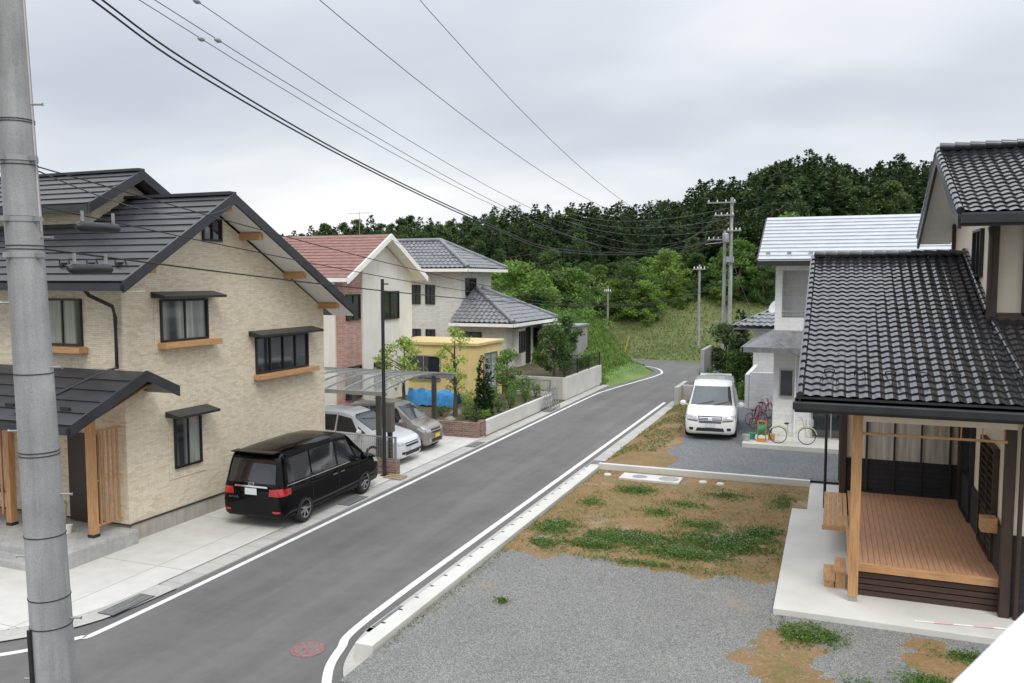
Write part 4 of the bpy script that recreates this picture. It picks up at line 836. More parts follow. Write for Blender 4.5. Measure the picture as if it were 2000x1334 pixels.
# ------------------------------------------------------------ vehicles
def build_car(label,st,Lw,wheels,wr,pm_,loc,rot,parts,track,group='vehicles parked beside the road'):
    def lin(x):
        if x<=st[0][0]: return st[0][1:]
        if x>=st[-1][0]: return st[-1][1:]
        for i in range(len(st)-1):
            if st[i][0]<=x<=st[i+1][0]:
                f=(x-st[i][0])/(st[i+1][0]-st[i][0]+1e-9); return [p+(q-p)*f for p,q in zip(st[i][1:],st[i+1][1:])]
    cache={}
    def par(x):
        k=round(x,4)
        if k in cache: return cache[k]
        d=.035; edge=min(x-st[0][0],st[-1][0]-x); d=min(d,max(edge,0)*.5); vals=[lin(x+o*d) for o in (-2,-1,0,1,2)]; wts=(1,2,3,2,1)
        r=[sum(v[i]*w_ for v,w_ in zip(vals,wts))/9 for i in range(5)]; cache[k]=r; return r
    def ring(x):
        zb,zl,zt,w,wt=par(x); hb=zl-zb
        return [(0,zb),(w*.84,zb),(w*.95,zb+.05),(w*.985,zb+hb*.22),(w,zb+hb*.5),(w*.995,zb+hb*.78),(w*.975,zb+hb*.9),(w*.955,zl),(wt+.02,zt-(zt-zl)*.18-.01),(wt-.02,zt-min(.05,(zt-zl)*.12)),(wt*.8,zt-.006),(wt*.4,zt+.006),(0,zt+.008)]
    def hw(x,z):
        r=ring(x)
        if z>r[-1][1] or z<r[0][1]: return -1
        for i in range(1,len(r)-1):
            (ya,za),(yb,zb)=r[i],r[i+1]
            if za<=z<=zb: f=(z-za)/(zb-za+1e-9); return ya+(yb-ya)*f
        return r[1][0] if z<r[1][1]+.001 else 0
    x0,x1=st[0][0],st[-1][0]
    def fx(y,z,d):
        x=x1 if d>0 else x0
        for _ in range(180):
            if hw(x,z)>=abs(y):
                lo=x;hi=x+.01*d
                if _==0: return x
                for __ in range(5):
                    mid=(lo+hi)/2
                    if hw(mid,z)>=abs(y): lo=mid
                    else: hi=mid
                return lo
            x-=.01*d
        return x
    e=thing('parked_car',label,'car',loc,rot,group)
    n=int((x1-x0)/.04); xs=[x0+(x1-x0)*i/n for i in range(n+1)]; mb=MB(); vs=[];R_=None
    for x in xs:
        r=ring(x); full=[(x,y,z) for y,z in r]+[(x,-y,z) for y,z in r[-2:0:-1]]; R_=len(full); vs+=full
    fs=[(i*R_+j,i*R_+(j+1)%R_,(i+1)*R_+(j+1)%R_,(i+1)*R_+j) for i in range(n) for j in range(R_)]
    fs.append(tuple(range(R_))); fs.append(tuple(n*R_+j for j in range(R_))[::-1]); mb.add(vs,fs)
    body=mk('body',mb,[pm_,darkpl],e,local=True)
    cut=MB()
    for wx in wheels:
        for s in (-1,1): cut.cyl((wx,s*(track-.17),wr),(wx,s*(track+.5),wr),wr+.05,n=36,m=1)
    co_=mk('cut',cut,[pm_,darkpl],None)
    bm_=body.modifiers.new('c','BOOLEAN'); bm_.object=co_; bm_.operation='DIFFERENCE'; bm_.solver='EXACT'
    bpy.context.view_layer.update(); dg=bpy.context.evaluated_depsgraph_get(); me=bpy.data.meshes.new_from_object(body.evaluated_get(dg))
    body.modifiers.clear(); body.data=me; bpy.data.objects.remove(co_); me.shade_smooth(); me.set_sharp_from_angle(angle=math.radians(38))
    def fpatch(nm,c,d,mat,off=.012,nu=8,nv=6,par_=None):
        q=MB(); vs=[]
        for j in range(nv+1):
            for i in range(nu+1):
                u=i/nu;v=j/nv; y=(c[0][0]*(1-u)+c[1][0]*u)*(1-v)+(c[3][0]*(1-u)+c[2][0]*u)*v; z=(c[0][1]*(1-u)+c[1][1]*u)*(1-v)+(c[3][1]*(1-u)+c[2][1]*u)*v
                vs.append((fx(y,z,d)+off*d,y,z+.004))
        q.add(vs,[(j*(nu+1)+i,j*(nu+1)+i+1,(j+1)*(nu+1)+i+1,(j+1)*(nu+1)+i) for j in range(nv) for i in range(nu)]); return mk(nm,q,mat,par_ or e,local=True,smooth=True,ang=60)
    def spatch(nm,c,mat,off=.007,nu=8,nv=4,sides=(-1,1),q=None):
        for s in sides:
            qq=q or MB(); vs=[]
            for j in range(nv+1):
                for i in range(nu+1):
                    u=i/nu;v=j/nv; x=(c[0][0]*(1-u)+c[1][0]*u)*(1-v)+(c[3][0]*(1-u)+c[2][0]*u)*v; z=(c[0][1]*(1-u)+c[1][1]*u)*(1-v)+(c[3][1]*(1-u)+c[2][1]*u)*v
                    vs.append((x,s*(max(hw(x,z),.3)+off),z))
            qq.add(vs,[(j*(nu+1)+i,j*(nu+1)+i+1,(j+1)*(nu+1)+i+1,(j+1)*(nu+1)+i) for j in range(nv) for i in range(nu)])
            if q is None: mk(nm,qq,mat,e,local=True,smooth=True,ang=60)
    for wx in wheels:
        for s in (-1,1):
            q=MB(); c=(wx,s*(track-.1),wr); w2=.11; q.lathe(c,(0,s,0),[(wr*.62,-w2),(wr*.93,-w2),(wr,-w2*.7),(wr,w2*.7),(wr*.93,w2),(wr*.7,w2*1.02),(wr*.66,w2*.85)],36)
            wh=mk('wheel',q,rubber,e,local=True,smooth=True)
            q=MB(); q.lathe(c,(0,s,0),[(wr*.7,w2*.98),(wr*.64,w2*.9),(wr*.6,w2*.3),(0,w2*.2)],36,1); q.lathe(c,(0,s,0),[(0,w2*1.0),(wr*.13,w2*.95),(wr*.15,w2*.6)],16)
            for k in range(7):
                a=k*2*math.pi/7; d=V((math.cos(a),0,math.sin(a))); p=V(c)+V((0,s*w2*.85,0)); tt=V((-math.sin(a),0,math.cos(a)))
                p0=p+d*wr*.08;p1=p+d*wr*.66; q.add([p0-tt*.03,p0+tt*.03,p1+tt*.022,p1-tt*.022]+[v_-V((0,s*.03,0)) for v_ in (p0-tt*.03,p0+tt*.03,p1+tt*.022,p1-tt*.022)],[(0,1,2,3),(0,1,5,4),(2,3,7,6),(1,2,6,5),(3,0,4,7)])
            q.lathe(c,(0,s,0),[(wr*.68,w2*1.0),(wr*.62,w2*.92)],36)
            mk('rim',q,[rimm,darkpl],wh,local=True,smooth=True)
    parts(e,fpatch,spatch,hw,fx)
    return e
def gaps(e,spatch,lines):
    for (xa,za,xb,zb) in lines:
        w_=.006
        if abs(xa-xb)<abs(za-zb): c=[(xa-w_,za),(xa+w_,za),(xb+w_,zb),(xb-w_,zb)]; spatch('door_seam',c,darkpl,.003,1,10)
        else: c=[(xa,za-w_),(xb,zb-w_),(xb,zb+w_),(xa,za+w_)]; spatch('door_seam',c,darkpl,.003,12,1)
def handles(e,hw,xs,z,mat):
    for s in (-1,1):
        for x in xs: mk('door_handle',MB().box(x-.1,x+.1,s*(hw(x,z)+.01),s*(hw(x,z)+.035),z,z+.025),mat,e,local=True)
def mirrors(e,x,y,z,mat):
    for s in (-1,1):
        q=MB(); q.lathe((x,s*(y+.12),z),(1,0,0),[(0,-.05),(.08,-.045),(.12,0),(.1,.06),(0,.09)],14); 
        for i,v_ in enumerate(q.v): q.v[i]=(v_[0],v_[1],z+(v_[2]-z)*.85)
        q.beam((x-.02,s*(y-.06),z-.05),(x-.02,s*(y+.1),z-.03),.05,.05); mk('mirror',q,mat,e,local=True,smooth=True)
st_van=[(-2.43,.36,.95,1.02,.74,.66),(-2.41,.3,.98,1.1,.82,.7),(-2.33,.26,1.05,1.45,.88,.7),(-2.24,.24,1.06,1.78,.9,.7),(-2.1,.24,1.07,1.855,.905,.71),(-1.3,.22,1.07,1.885,.915,.72),(0,.2,1.05,1.895,.915,.72),(.7,.2,1.03,1.85,.915,.7),(.95,.2,1.02,1.74,.915,.69),(1.65,.2,1.0,1.14,.91,.76),(1.75,.2,.98,1.1,.905,.78),(2.05,.2,.92,1.03,.89,.76),(2.25,.2,.86,.96,.87,.72),(2.37,.22,.78,.87,.83,.66),(2.42,.25,.68,.78,.77,.58),(2.44,.3,.6,.68,.68,.5)]
def van_parts(pm_,dark):
    def f(e,fp,sp,hw,fx):
        fp('windshield',[(-.74,1.16),(.74,1.16),(.63,1.75),(-.63,1.75)],1,shieldglass,.016,16,16)
        fp('rear_window',[(-.68,1.12),(.68,1.12),(.62,1.68),(-.62,1.68)],-1,carglass,.01,12,10)
        sp('side_window',[(-2.15,1.12),(-1.2,1.11),(-1.15,1.72),(-2.05,1.69)],carglass); sp('side_window',[(-1.12,1.11),(.02,1.09),(.02,1.73),(-1.08,1.72)],carglass); sp('side_window',[(.1,1.09),(1.02,1.07),(.72,1.66),(.1,1.72)],carglass); sp('side_window',[(1.1,1.07),(1.45,1.06),(1.25,1.25),(.95,1.45)],carglass)
        sp('chrome_strip',[(-2.2,1.065),(1.35,1.045),(1.35,1.065),(-2.2,1.085)],chrome,.008,16,1)
        for s in (-1,1):
            fp('headlight',[(s*.42,.7),(s*.8,.74),(s*.84,.9),(s*.45,.84)],1,clearlens,.014)
            fp('headlight_trim',[(s*.42,.67),(s*.8,.71),(s*.8,.735),(s*.42,.695)],1,darkpl,.016,8,1)
            fp('tail_light',[(s*.5,.83),(s*.86,.83),(s*.87,1.02),(s*.52,1.0)],-1,redlens,.014)
            fp('fog_light',[(s*.58,.36),(s*.72,.37),(s*.72,.46),(s*.58,.46)],1,darkpl,.012,4,3)
            fp('reflector',[(s*.6,.42),(s*.8,.42),(s*.8,.47),(s*.6,.47)],-1,redlens,.012,4,2)
            sp('tail_light',[(-2.36,.84),(-2.1,.85),(-2.08,1.0),(-2.34,1.01)],redlens,.01,5,4,sides=(s,))
            sp('headlight',[(2.02,.8),(2.26,.74),(2.24,.87),(1.98,.92)],clearlens,.008,5,3,sides=(s,))
        g=fp('grille',[(-.38,.62),(.38,.62),(.42,.86),(-.42,.86)],1,darkpl,.01,10,6)
        for k in range(4): fp('grille_bar',[(-.38,.645+k*.052),(.38,.645+k*.052),(.39,.667+k*.052),(-.39,.667+k*.052)],1,chrome,.02,10,1,g)
        fp('emblem',[(-.07,.7),(.07,.7),(.07,.8),(-.07,.8)],1,chrome,.03,4,4,g)
        fp('air_intake',[(-.5,.33),(.5,.33),(.45,.45),(-.45,.45)],1,darkpl,.012,8,2)
        fp('license_plate',[(-.17,.47),(.17,.47),(.17,.61),(-.17,.61)],1,platem,.03,2,2)
        fp('license_plate',[(-.17,.84),(.17,.84),(.17,1.0),(-.17,1.0)],-1,platem,.03,2,2)
        fp('chrome_garnish',[(-.48,1.02),(.48,1.02),(.46,1.06),(-.46,1.06)],-1,chrome,.025,8,1)
        q=MB(); cx=fx(0,1.1,-1)-.02; 
        q.tube([(cx,math.cos(a*math.pi/10)*.075,1.1+math.sin(a*math.pi/10)*.05) for a in range(21)],.008,6); q.tube([(cx,math.cos(a*math.pi/10)*.03,1.105+math.sin(a*math.pi/10)*.045) for a in range(21)],.006,6); mk('emblem',q,chrome,e,local=True)
        textpart('ALPHARD',.065,e,(fx(.5,.76,-1)-.02,.5,.74),(math.pi/2,0,-math.pi/2),chrome,.003)
        sp('side_sill',[(-.95,.21),(.98,.21),(.98,.27),(-.95,.27)],darkpl,.01,10,2)
        gaps(e,sp,[(-1.16,.35,-1.16,1.74),(.06,.3,.06,1.75),(1.08,.35,1.2,1.05),(-1.16,.93,.06,.93),(-2.0,.97,-1.18,.95)])
        handles(e,hw,(-.15,.22),.9,chrome if dark else pm_)
        mirrors(e,1.15,.92,1.13,pm_)
        q=MB(); q.box(-2.38,-2.1,-.62,.62,1.84,1.87); mk('spoiler',q,pm_,e,local=True,bev=.012)
        q=MB(); q.tube([(-2.43,-.05,1.14),(-2.39,.35,1.2)],.01,5); mk('rear_wiper',q,darkpl,e,local=True)
        for (a_,b__) in (((1.68,-.5,1.17),(1.53,.1,1.3)),((1.68,.1,1.17),(1.53,.62,1.3))): mk('wiper',MB().tube([a_,b__],.01,5),darkpl,e,local=True)
    return f
build_car('glossy black minivan parked on the driveway edge, seen from behind',st_van,4.86,(-1.5,1.45),.335,p_black,(-13.12,18.5,.05),math.pi/2+.03,van_parts(p_black,True),.9)
build_car('pearl white minivan parked nose out on gravel lot',st_van,4.86,(-1.5,1.45),.335,p_white,(-4.2,31.9,.4),-math.pi/2+.09,van_parts(p_white,False),.9)
st_ody=[(-2.4,.32,.85,.95,.74,.6),(-2.36,.26,.95,1.1,.84,.62),(-2.2,.22,1.0,1.5,.88,.64),(-2.0,.22,1.02,1.63,.9,.66),(-1.0,.2,1.02,1.69,.91,.67),(.1,.2,.99,1.68,.91,.66),(.45,.2,.98,1.6,.91,.64),(1.35,.2,.95,1.08,.9,.74),(1.5,.2,.93,1.03,.9,.76),(1.95,.2,.86,.94,.88,.72),(2.2,.2,.78,.86,.83,.66),(2.34,.22,.66,.74,.74,.56),(2.4,.26,.52,.6,.6,.45)]
def ody_parts(e,fp,sp,hw,fx):
    fp('windshield',[(-.7,1.1),(.7,1.1),(.6,1.58),(-.6,1.58)],1,shieldglass,.016,14,14); fp('rear_window',[(-.62,1.05),(.62,1.05),(.56,1.5),(-.56,1.5)],-1,carglass,.01,8,6)
    sp('side_window',[(-2.05,1.08),(-1.1,1.06),(-1.05,1.53),(-1.9,1.48)],carglass); sp('side_window',[(-1.02,1.06),(-.05,1.04),(-.05,1.55),(-.98,1.54)],carglass); sp('side_window',[(.02,1.03),(.85,1.01),(.5,1.45),(.02,1.54)],carglass); sp('side_window',[(.92,1.0),(1.15,1.0),(.95,1.12),(.78,1.22)],carglass)
    for s in (-1,1):
        fp('headlight',[(s*.42,.64),(s*.76,.66),(s*.78,.78),(s*.44,.72)],1,clearlens,.012); sp('headlight',[(1.85,.74),(2.2,.65),(2.18,.74),(1.85,.83)],clearlens,.008,5,3,sides=(s,)); fp('tail_light',[(s*.6,.9),(s*.8,.9),(s*.8,1.15),(s*.62,1.15)],-1,redlens,.012)
        fp('fog_light',[(s*.5,.34),(s*.66,.36),(s*.66,.44),(s*.5,.43)],1,darkpl,.012,3,2)
    g=fp('grille',[(-.4,.58),(.4,.58),(.44,.7),(-.44,.7)],1,darkpl,.01,8,4); fp('grille_bar',[(-.42,.64),(.42,.64),(.42,.68),(-.42,.68)],1,chrome,.02,8,1,g); fp('air_intake',[(-.45,.3),(.45,.3),(.5,.42),(-.5,.42)],1,darkpl,.012,8,2); fp('license_plate',[(-.17,.43),(.17,.43),(.17,.56),(-.17,.56)],1,platem,.03,2,2)
    gaps(e,sp,[(-1.08,.32,-1.06,1.55),(0,.28,0,1.56),(.98,.32,1.05,1.0)]); mirrors(e,.98,.92,1.08,p_silver)
    handles(e,hw,(-.2,.2),.87,chrome)
build_car('silver white low minivan under the carport, nose to the road',st_ody,4.8,(-1.45,1.45),.33,p_silver,(-15.3,24.0,.05),.0,ody_parts,.89)
st_kei=[(-1.7,.3,.85,.95,.62,.55),(-1.66,.26,.95,1.15,.68,.55),(-1.55,.22,.98,1.5,.72,.56),(-1.4,.2,.98,1.62,.735,.57),(-.5,.2,.97,1.66,.74,.58),(.2,.2,.96,1.64,.74,.57),(.45,.2,.95,1.56,.74,.56),(1.0,.2,.93,1.08,.735,.62),(1.12,.2,.92,1.02,.73,.63),(1.45,.2,.84,.93,.71,.6),(1.6,.2,.76,.84,.67,.54),(1.67,.24,.62,.7,.6,.46),(1.7,.28,.5,.58,.5,.4)]
def kei_parts(e,fp,sp,hw,fx):
    fp('windshield',[(-.57,1.1),(.57,1.1),(.52,1.54),(-.52,1.54)],1,shieldglass,.016,12,12); fp('rear_window',[(-.5,1.05),(.5,1.05),(.48,1.48),(-.48,1.48)],-1,carglass,.01,6,6)
    sp('side_window',[(-1.4,1.03),(-.75,1.01),(-.72,1.5),(-1.3,1.48)],carglass); sp('side_window',[(-.68,1.01),(-.02,1.0),(-.02,1.52),(-.66,1.52)],carglass); sp('side_window',[(.04,1.0),(.72,.98),(.42,1.46),(.04,1.52)],carglass)
    for s in (-1,1):
        fp('headlight',[(s*.34,.66),(s*.63,.68),(s*.66,.84),(s*.42,.78)],1,clearlens,.012); sp('headlight',[(1.3,.78),(1.56,.68),(1.54,.8),(1.3,.86)],clearlens,.008,4,3,sides=(s,)); fp('fog_light',[(s*.44,.36),(s*.55,.36),(s*.55,.46),(s*.44,.46)],1,clearlens,.012,3,3); fp('tail_light',[(s*.5,.9),(s*.64,.9),(s*.64,1.2),(s*.52,1.2)],-1,redlens,.012)
    g=fp('grille',[(-.3,.62),(.3,.62),(.34,.76),(-.34,.76)],1,darkpl,.01,8,4); fp('grille_bar',[(-.32,.68),(.32,.68),(.32,.71),(-.32,.71)],1,chrome,.02,6,1,g); fp('air_intake',[(-.38,.3),(.38,.3),(.36,.42),(-.36,.42)],1,darkpl,.012,6,2); fp('license_plate',[(-.17,.44),(.17,.44),(.17,.58),(-.17,.58)],1,platey,.03,2,2)
    gaps(e,sp,[(-.7,.32,-.7,1.53),(.01,.28,.01,1.54),(.8,.32,.86,.98)]); mirrors(e,.72,.74,1.04,p_taupe); handles(e,hw,(-.15,.18),.86,p_taupe)
build_car('taupe compact wagon with yellow plate parked beside the carport',st_kei,3.4,(-1.2,1.2),.29,p_taupe,(-14.8,26.2,.05),.0,kei_parts,.73)
# ------------------------------------------------------------ bicycles
def bicycle(label,loc,rot,mat,s=1):
    e=thing('bicycle',label,'bicycle',loc,rot,'bicycles by the white house')
    for x in (-.52,.52):
        q=MB(); q.lathe((x,0,.33),(0,1,0),[(.33,0),(.315,.018),(.3,0),(.315,-.018)],28,closed=True); w_=mk('wheel',q,rubber,e,local=True,smooth=True)
        q=MB()
        for k in range(14): a=k*math.pi/7; q.tube([(x,0,.33),(x+math.cos(a)*.3,0,.33+math.sin(a)*.3)],.003,4)
        mk('spokes',q,alu,w_,local=True)
        q=MB(); q.tube([(x+math.cos(a)*.37,0,.33+math.sin(a)*.37) for a in [(.2+.3*i) for i in range(9)]],.02,5); mk('mudguard',q,mat,e,local=True)
    q=MB(); q.tube([(.52,0,.33),(.4,0,.75),(.36,0,.9)],.016,8); q.tube([(.4,0,.7),(.05,0,.4),(-.12,0,.3)],.02,8); q.tube([(-.12,0,.3),(-.2,0,.75)],.016,8); q.tube([(-.12,0,.3),(-.52,0,.33)],.012,6); q.tube([(-.52,0,.33),(-.18,0,.62)],.01,6); mk('frame',q,mat,e,local=True,smooth=True)
    q=MB(); q.tube([(.2,-.26,.98),(.34,-.2,1.0),(.36,0,.92),(.34,.2,1.0),(.2,.26,.98)],.014,8); mk('handlebar',q,alu,e,local=True,smooth=True)
    q=MB(); q.lathe((-.22,0,.79),(0,0,1),[(0,.03),(.06,.03),(.1,.0),(.08,-.03),(0,-.03)],12); mk('saddle',q,darkpl,e,local=True,smooth=True)
    q=MB(); 
    for z in (.75,.82,.89,.96): q.tube([(.48,-.14,z),(.74,-.14,z),(.74,.14,z),(.48,.14,z),(.48,-.14,z)],.006,4)
    for (x,y) in ((.48,-.14),(.74,-.14),(.74,.14),(.48,.14),(.61,-.14),(.61,.14),(.74,0),(.48,0)): q.tube([(x,y,.74),(x,y,.97)],.005,4)
    mk('basket',q,alu,e,local=True); e.scale=(s,)*3
bicycle('yellow city bicycle with basket on the terrace',(-1.2,29.1,.55),.1,M('pale_yellow_paint',(.62,.6,.3),.35,.05),.88)
bicycle('red city bicycle with basket standing by wall',(-2.55,34.6,.4),1.2,M('red_paint',(.5,.02,.05),.35,.05),.95); bicycle('pink child bicycle beside the wall',(-2.8,33.6,.4),1.0,M('pink_paint',(.65,.14,.28),.35,.05),.7); bicycle('white and red child bicycle on gravel',(-2.75,35.6,.4),1.35,M('magenta_paint',(.55,.05,.18),.35,.05),.75); bicycle('small red child bicycle near the parked van',(-2.5,32.7,.4),.7,M('bright_red_paint',(.6,.04,.06),.35,.05),.62)
e=thing('hose_reel','orange and green garden hose reel on terrace','hose reel',(-2.2,29.2,.55)); q=MB(); q.box(-2.35,-2.05,29.05,29.35,.55,.62); q.beam((-2.33,29.2,.6),(-2.33,29.2,1.25),.04,.04); q.beam((-2.07,29.2,.6),(-2.07,29.2,1.25),.04,.04); q.beam((-2.33,29.2,1.25),(-2.07,29.2,1.25),.04,.04); mk('frame',q,M('orange_plastic',(.6,.25,.03),.5,.1),e); q=MB(); q.lathe((-2.2,29.2,.95),(1,0,0),[(.2,-.1),(.08,-.09),(.08,.09),(.2,.1),(.16,0)],20,closed=True); mk('hose',q,M('green_hose',(.03,.25,.1),.5,.2),e,smooth=True)
for i,(x,y,m_) in enumerate(((-2.55,29.5,(.05,.3,.2)),(-1.9,29.55,(.5,.3,.1)),(-2.7,29.1,(.4,.4,.38)))):
    q=MB(); q.lathe((x,y,.55),(0,0,1),[(0,0),(.1,0),(.13,.22),(.11,.22),(.09,.15),(0,.15)],16); solo('plant_pot',q,M('pot_paint',m_,.6,.1),'small garden pot on the terrace step','plant pot',(x,y,.55),'pots on the terrace',smooth=True)
# ------------------------------------------------------------ utility poles and wires
PB=V((-6.29,5.08)); PL=V((-.024,-.010))
up=thing('utility_pole','weathered grey concrete utility pole with clamps and cables','utility pole',(PB.x,PB.y,0))
def pr_(z): return .19-.0075*z
def pc(z): return (PB.x+PL.x*(z-2.7),PB.y+PL.y*(z-2.7))
q=MB(); q.tube([(*pc(z),z) for z in (-.1,4,8,13)],[pr_(z) for z in (-.1,4,8,13)],28); mk('pole',q,polem,up,smooth=True)
for z in (3.1,3.35,3.9,4.6,4.63,5.3,6.35,6.38,6.62,7.4,7.42,7.05):
    cx,cy=pc(z); q=MB(); q.lathe((cx,cy,z),(0,0,1),[(pr_(z)+.001,-.004),(pr_(z)+.006,-.003),(pr_(z)+.006,.003),(pr_(z)+.001,.004)],24); mk('wire_band',q,darkpl,up)
for z in (6.3,6.6,7.1):
    cx,cy=pc(z); q=MB(); q.lathe((cx,cy,z),(0,0,1),[(pr_(z)-.01,-.02),(pr_(z)+.008,-.02),(pr_(z)+.008,.02),(pr_(z)-.01,.02)],24)
    q.box(cx+pr_(z)-.01,cx+pr_(z)+.06,cy-.02,cy+.02,z-.02,z+.02); q.box(cx-.02,cx+.02,cy-pr_(z)-.05,cy-pr_(z)+.01,z-.02,z+.02); mk('clamp',q,steelgrey,up)
for i in range(10):
    z=2.6+i*.55; cx,cy=pc(z); s=1 if i%2 else -1; q=MB(); dx,dy=.93*s,.36*s; r0=pr_(z); q.tube([(cx+dx*r0*.9,cy+dy*r0*.9,z),(cx+dx*(r0+.09),cy+dy*(r0+.09),z),(cx+dx*(r0+.1),cy+dy*(r0+.1),z)],[.009,.009,.016],6); mk('step_bolt',q,steelgrey,up)
q=MB(); q.tube([(pc(z)[0]+.93*(pr_(z)+.004),pc(z)[1]+.36*(pr_(z)+.004),z) for z in (6.5,8,10,12)],.008,6); mk('riser_cable',q,M('pale_cable',(.55,.5,.5),.5,.1),up)
q=MB(); q.tube([(pc(z)[0]-.3*pr_(z),pc(z)[1]-pr_(z)-.01,z) for z in (0,2,3.1)],.02,6); mk('riser_pipe',q,darkpl,up)
for z in (9.6,11,12.6): mk('crossarm',MB().box(-8,-4.8,4.9,5.0,z-.1,z),steelgrey,up)
def sag(a,b_,s,n=28): a=V(a);b_=V(b_); return [a.lerp(b_,i/n)-V((0,0,s*4*(i/n)*(1-i/n))) for i in range(n+1)]
wirem=M('black_cable',(.012,.012,.013),.5,.1); wireg=M('grey_wire',(.09,.09,.095),.5,.1)
def wirep(pts,r,label,mat=wirem,nm='power_line'):
    q=MB(); q.tube(pts,r,6); return solo(nm,q,mat,label,'cable',tuple(pts[0]),'overhead wires',smooth=True,ang=80)
def wire(segs,r,label='thin power line strung between utility poles',mat=wirem):
    pts=[]
    for (a,b_,s) in segs: pts+=sag(a,b_,s)[(1 if pts else 0):]
    return wirep(pts,r,label,mat)
fpX,fpY=-7.0,61.1
for dz,dx in ((0,0),(-.07,.05)):
    wirep(smoothp([(-6.45,5.05,9.05+dz),(-6.6,6.15,8.76+dz),(-6.6,7.5,8.4+dz),(-6.63+dx,10.8,7.83+dz),(-6.65+dx,15.6,7.25+dz),(-6.7+dx,20.4,6.88+dz),(-6.8+dx,30.7,7.12+dz),(-6.9,45,8.0+dz),(fpX,fpY,9.4+dz)],8),.0105,'thick black twisted cable strung between utility poles')
wire([((-7.3,4.9,9.65),(fpX-.8,fpY,11.0),3.05)],.005,mat=wireg); wire([((-7.1,4.9,9.95),(fpX-.4,fpY,11.2),3.1)],.005,mat=wireg); wire([((-6.9,4.9,9.5),(fpX,fpY,10.4),2.9)],.005,mat=wireg)
wire([((-6.9,4.9,11.05),(fpX-.2,fpY,11.75),3.1)],.006,mat=wirem); wire([((-6.5,4.9,12.6),(fpX+.5,fpY,11.9),3.9)],.006,mat=wirem)
wire([((-6.3,5.1,7.05),(fpX,fpY,6.9),1.8)],.006); wire([((-6.3,5.1,6.36),(fpX,fpY,6.3),1.15)],.009,'black telephone cable strung between utility poles'); wire([((-6.3,5.1,6.72),(fpX,fpY,6.5),1.5)],.006,'black telephone cable strung between utility poles')
wire([((-6.3,5.1,7.02),(-14.2,17.1,8.0),.35)],.006,'service cable running from pole to house'); wire([((-6.7,20.4,6.85),(-18.7,32.9,7.9),.5)],.006,'service cable running from line to house')
wire([((fpX,fpY,8.6),(-2.5,33.6,8.0),.8)],.008,'service cable running from far pole to white house'); wire([((fpX,fpY,8.0),(-.5,21.9,4.0),1.3)],.008,'service cable running from far pole to tiled house')
wire([((fpX,fpY,8.8),(-19.4,46,6.9),.7)],.008,'service cable running from far pole to hipped house'); 
for dz in (0,-.5,-1): wire([((fpX,fpY,11.2+dz*1.5),(-30,95,14+dz),1)],.02,mat=wireg)
for (x,y,z) in ((-6.31,5.72,6.68),(-6.31,5.62,6.3)):
    e=thing('cable_closure','black cable splice closure hanging from telephone line','cable box',(x,y,z-.15)); q=MB(); q.tube([(x+.02,y-.24,z-.11),(x+.02,y-.2,z-.11),(x+.02,y+.2,z-.11),(x+.02,y+.24,z-.11)],[.02,.048,.048,.02],10); mk('body',q,blackmetal,e,smooth=True)
    for yy in (y-.17,y+.17): mk('hanger',MB().box(x+.01,x+.03,yy-.01,yy+.01,z-.08,z+.03),steelgrey,e)
insm=M('glassy_grey',(.3,.32,.34),.2,.2)
def onwire(a,b_,s,y): t=(y-a[1])/(b_[1]-a[1]); p=V(a).lerp(V(b_),t); return (p.x,p.y,p.z-s*4*t*(1-t))
for (a,b_,s,yy) in (((-7.3,4.9,9.65),(fpX-.8,fpY,11.0),3.05,8.3),((-7.1,4.9,9.95),(fpX-.4,fpY,11.2),3.1,8.0),((-6.9,4.9,9.5),(fpX,fpY,10.4),2.9,8.1)):
    x,y,z=onwire(a,b_,s,yy)
    q=MB(); q.lathe((x,y,z),(0,1,0),[(0,-.06),(.02,-.045),(.032,0),(.02,.045),(0,.06)],12); solo('line_insulator',q,insm,'small grey insulator on power line','insulator',(x,y,z),'insulators on the power lines',smooth=True)
def farpole(x,y,h,arms,label,extra=False,r=.17,z0=0):
    e=thing('utility_pole',label,'utility pole',(x,y,z0)); q=MB(); q.cyl((x,y,z0-.3),(x,y,z0+h),r,r*.6,14); mk('pole',q,polem,e,smooth=True)
    for (z,L_,o) in arms:
        q=MB(); q.box(x-L_/2+o,x+L_/2+o,y-.04-r,y+.04-r,z,z+.09); ca=mk('crossarm',q,steelgrey,e)
        for k in range(4): 
            q=MB(); xx=x+o-L_/2+.1+k*(L_-.2)/3; q.lathe((xx,y-r,z+.09),(0,0,1),[(.03,0),(.055,.03),(.03,.08),(.05,.12),(0,.16)],8); mk('insulator',q,soffitm,ca,smooth=True)
    if extra:
        q=MB(); q.lathe((x-.35,y-.25,z0+h-3.2),(0,0,1),[(0,0),(.22,0),(.24,.05),(.24,.6),(.2,.66),(0,.68)],14); mk('transformer',q,steelgrey,e,smooth=True); mk('switch_box',MB().box(x-.3,x+.25,y-.3,y-.16,z0+h-4.6,z0+h-4.2),steelgrey,e); q=MB(); q.beam((x-1.8,y-.15,z0+h-3.3),(x,y-.15,z0+h-3.1),.06,.06); mk('bracket',q,steelgrey,e)
    return e
farpole(fpX,fpY,11.9,((11.5,2.0,-.7),(10.6,1.4,-.5),(9.5,1.0,.2)),'tall grey concrete utility pole with crossarms and transformer',True)
farpole(-7.5,61.5,9.6,((8.9,1.2,-.6),),'shorter grey utility pole standing beside the tall one',False,.16)
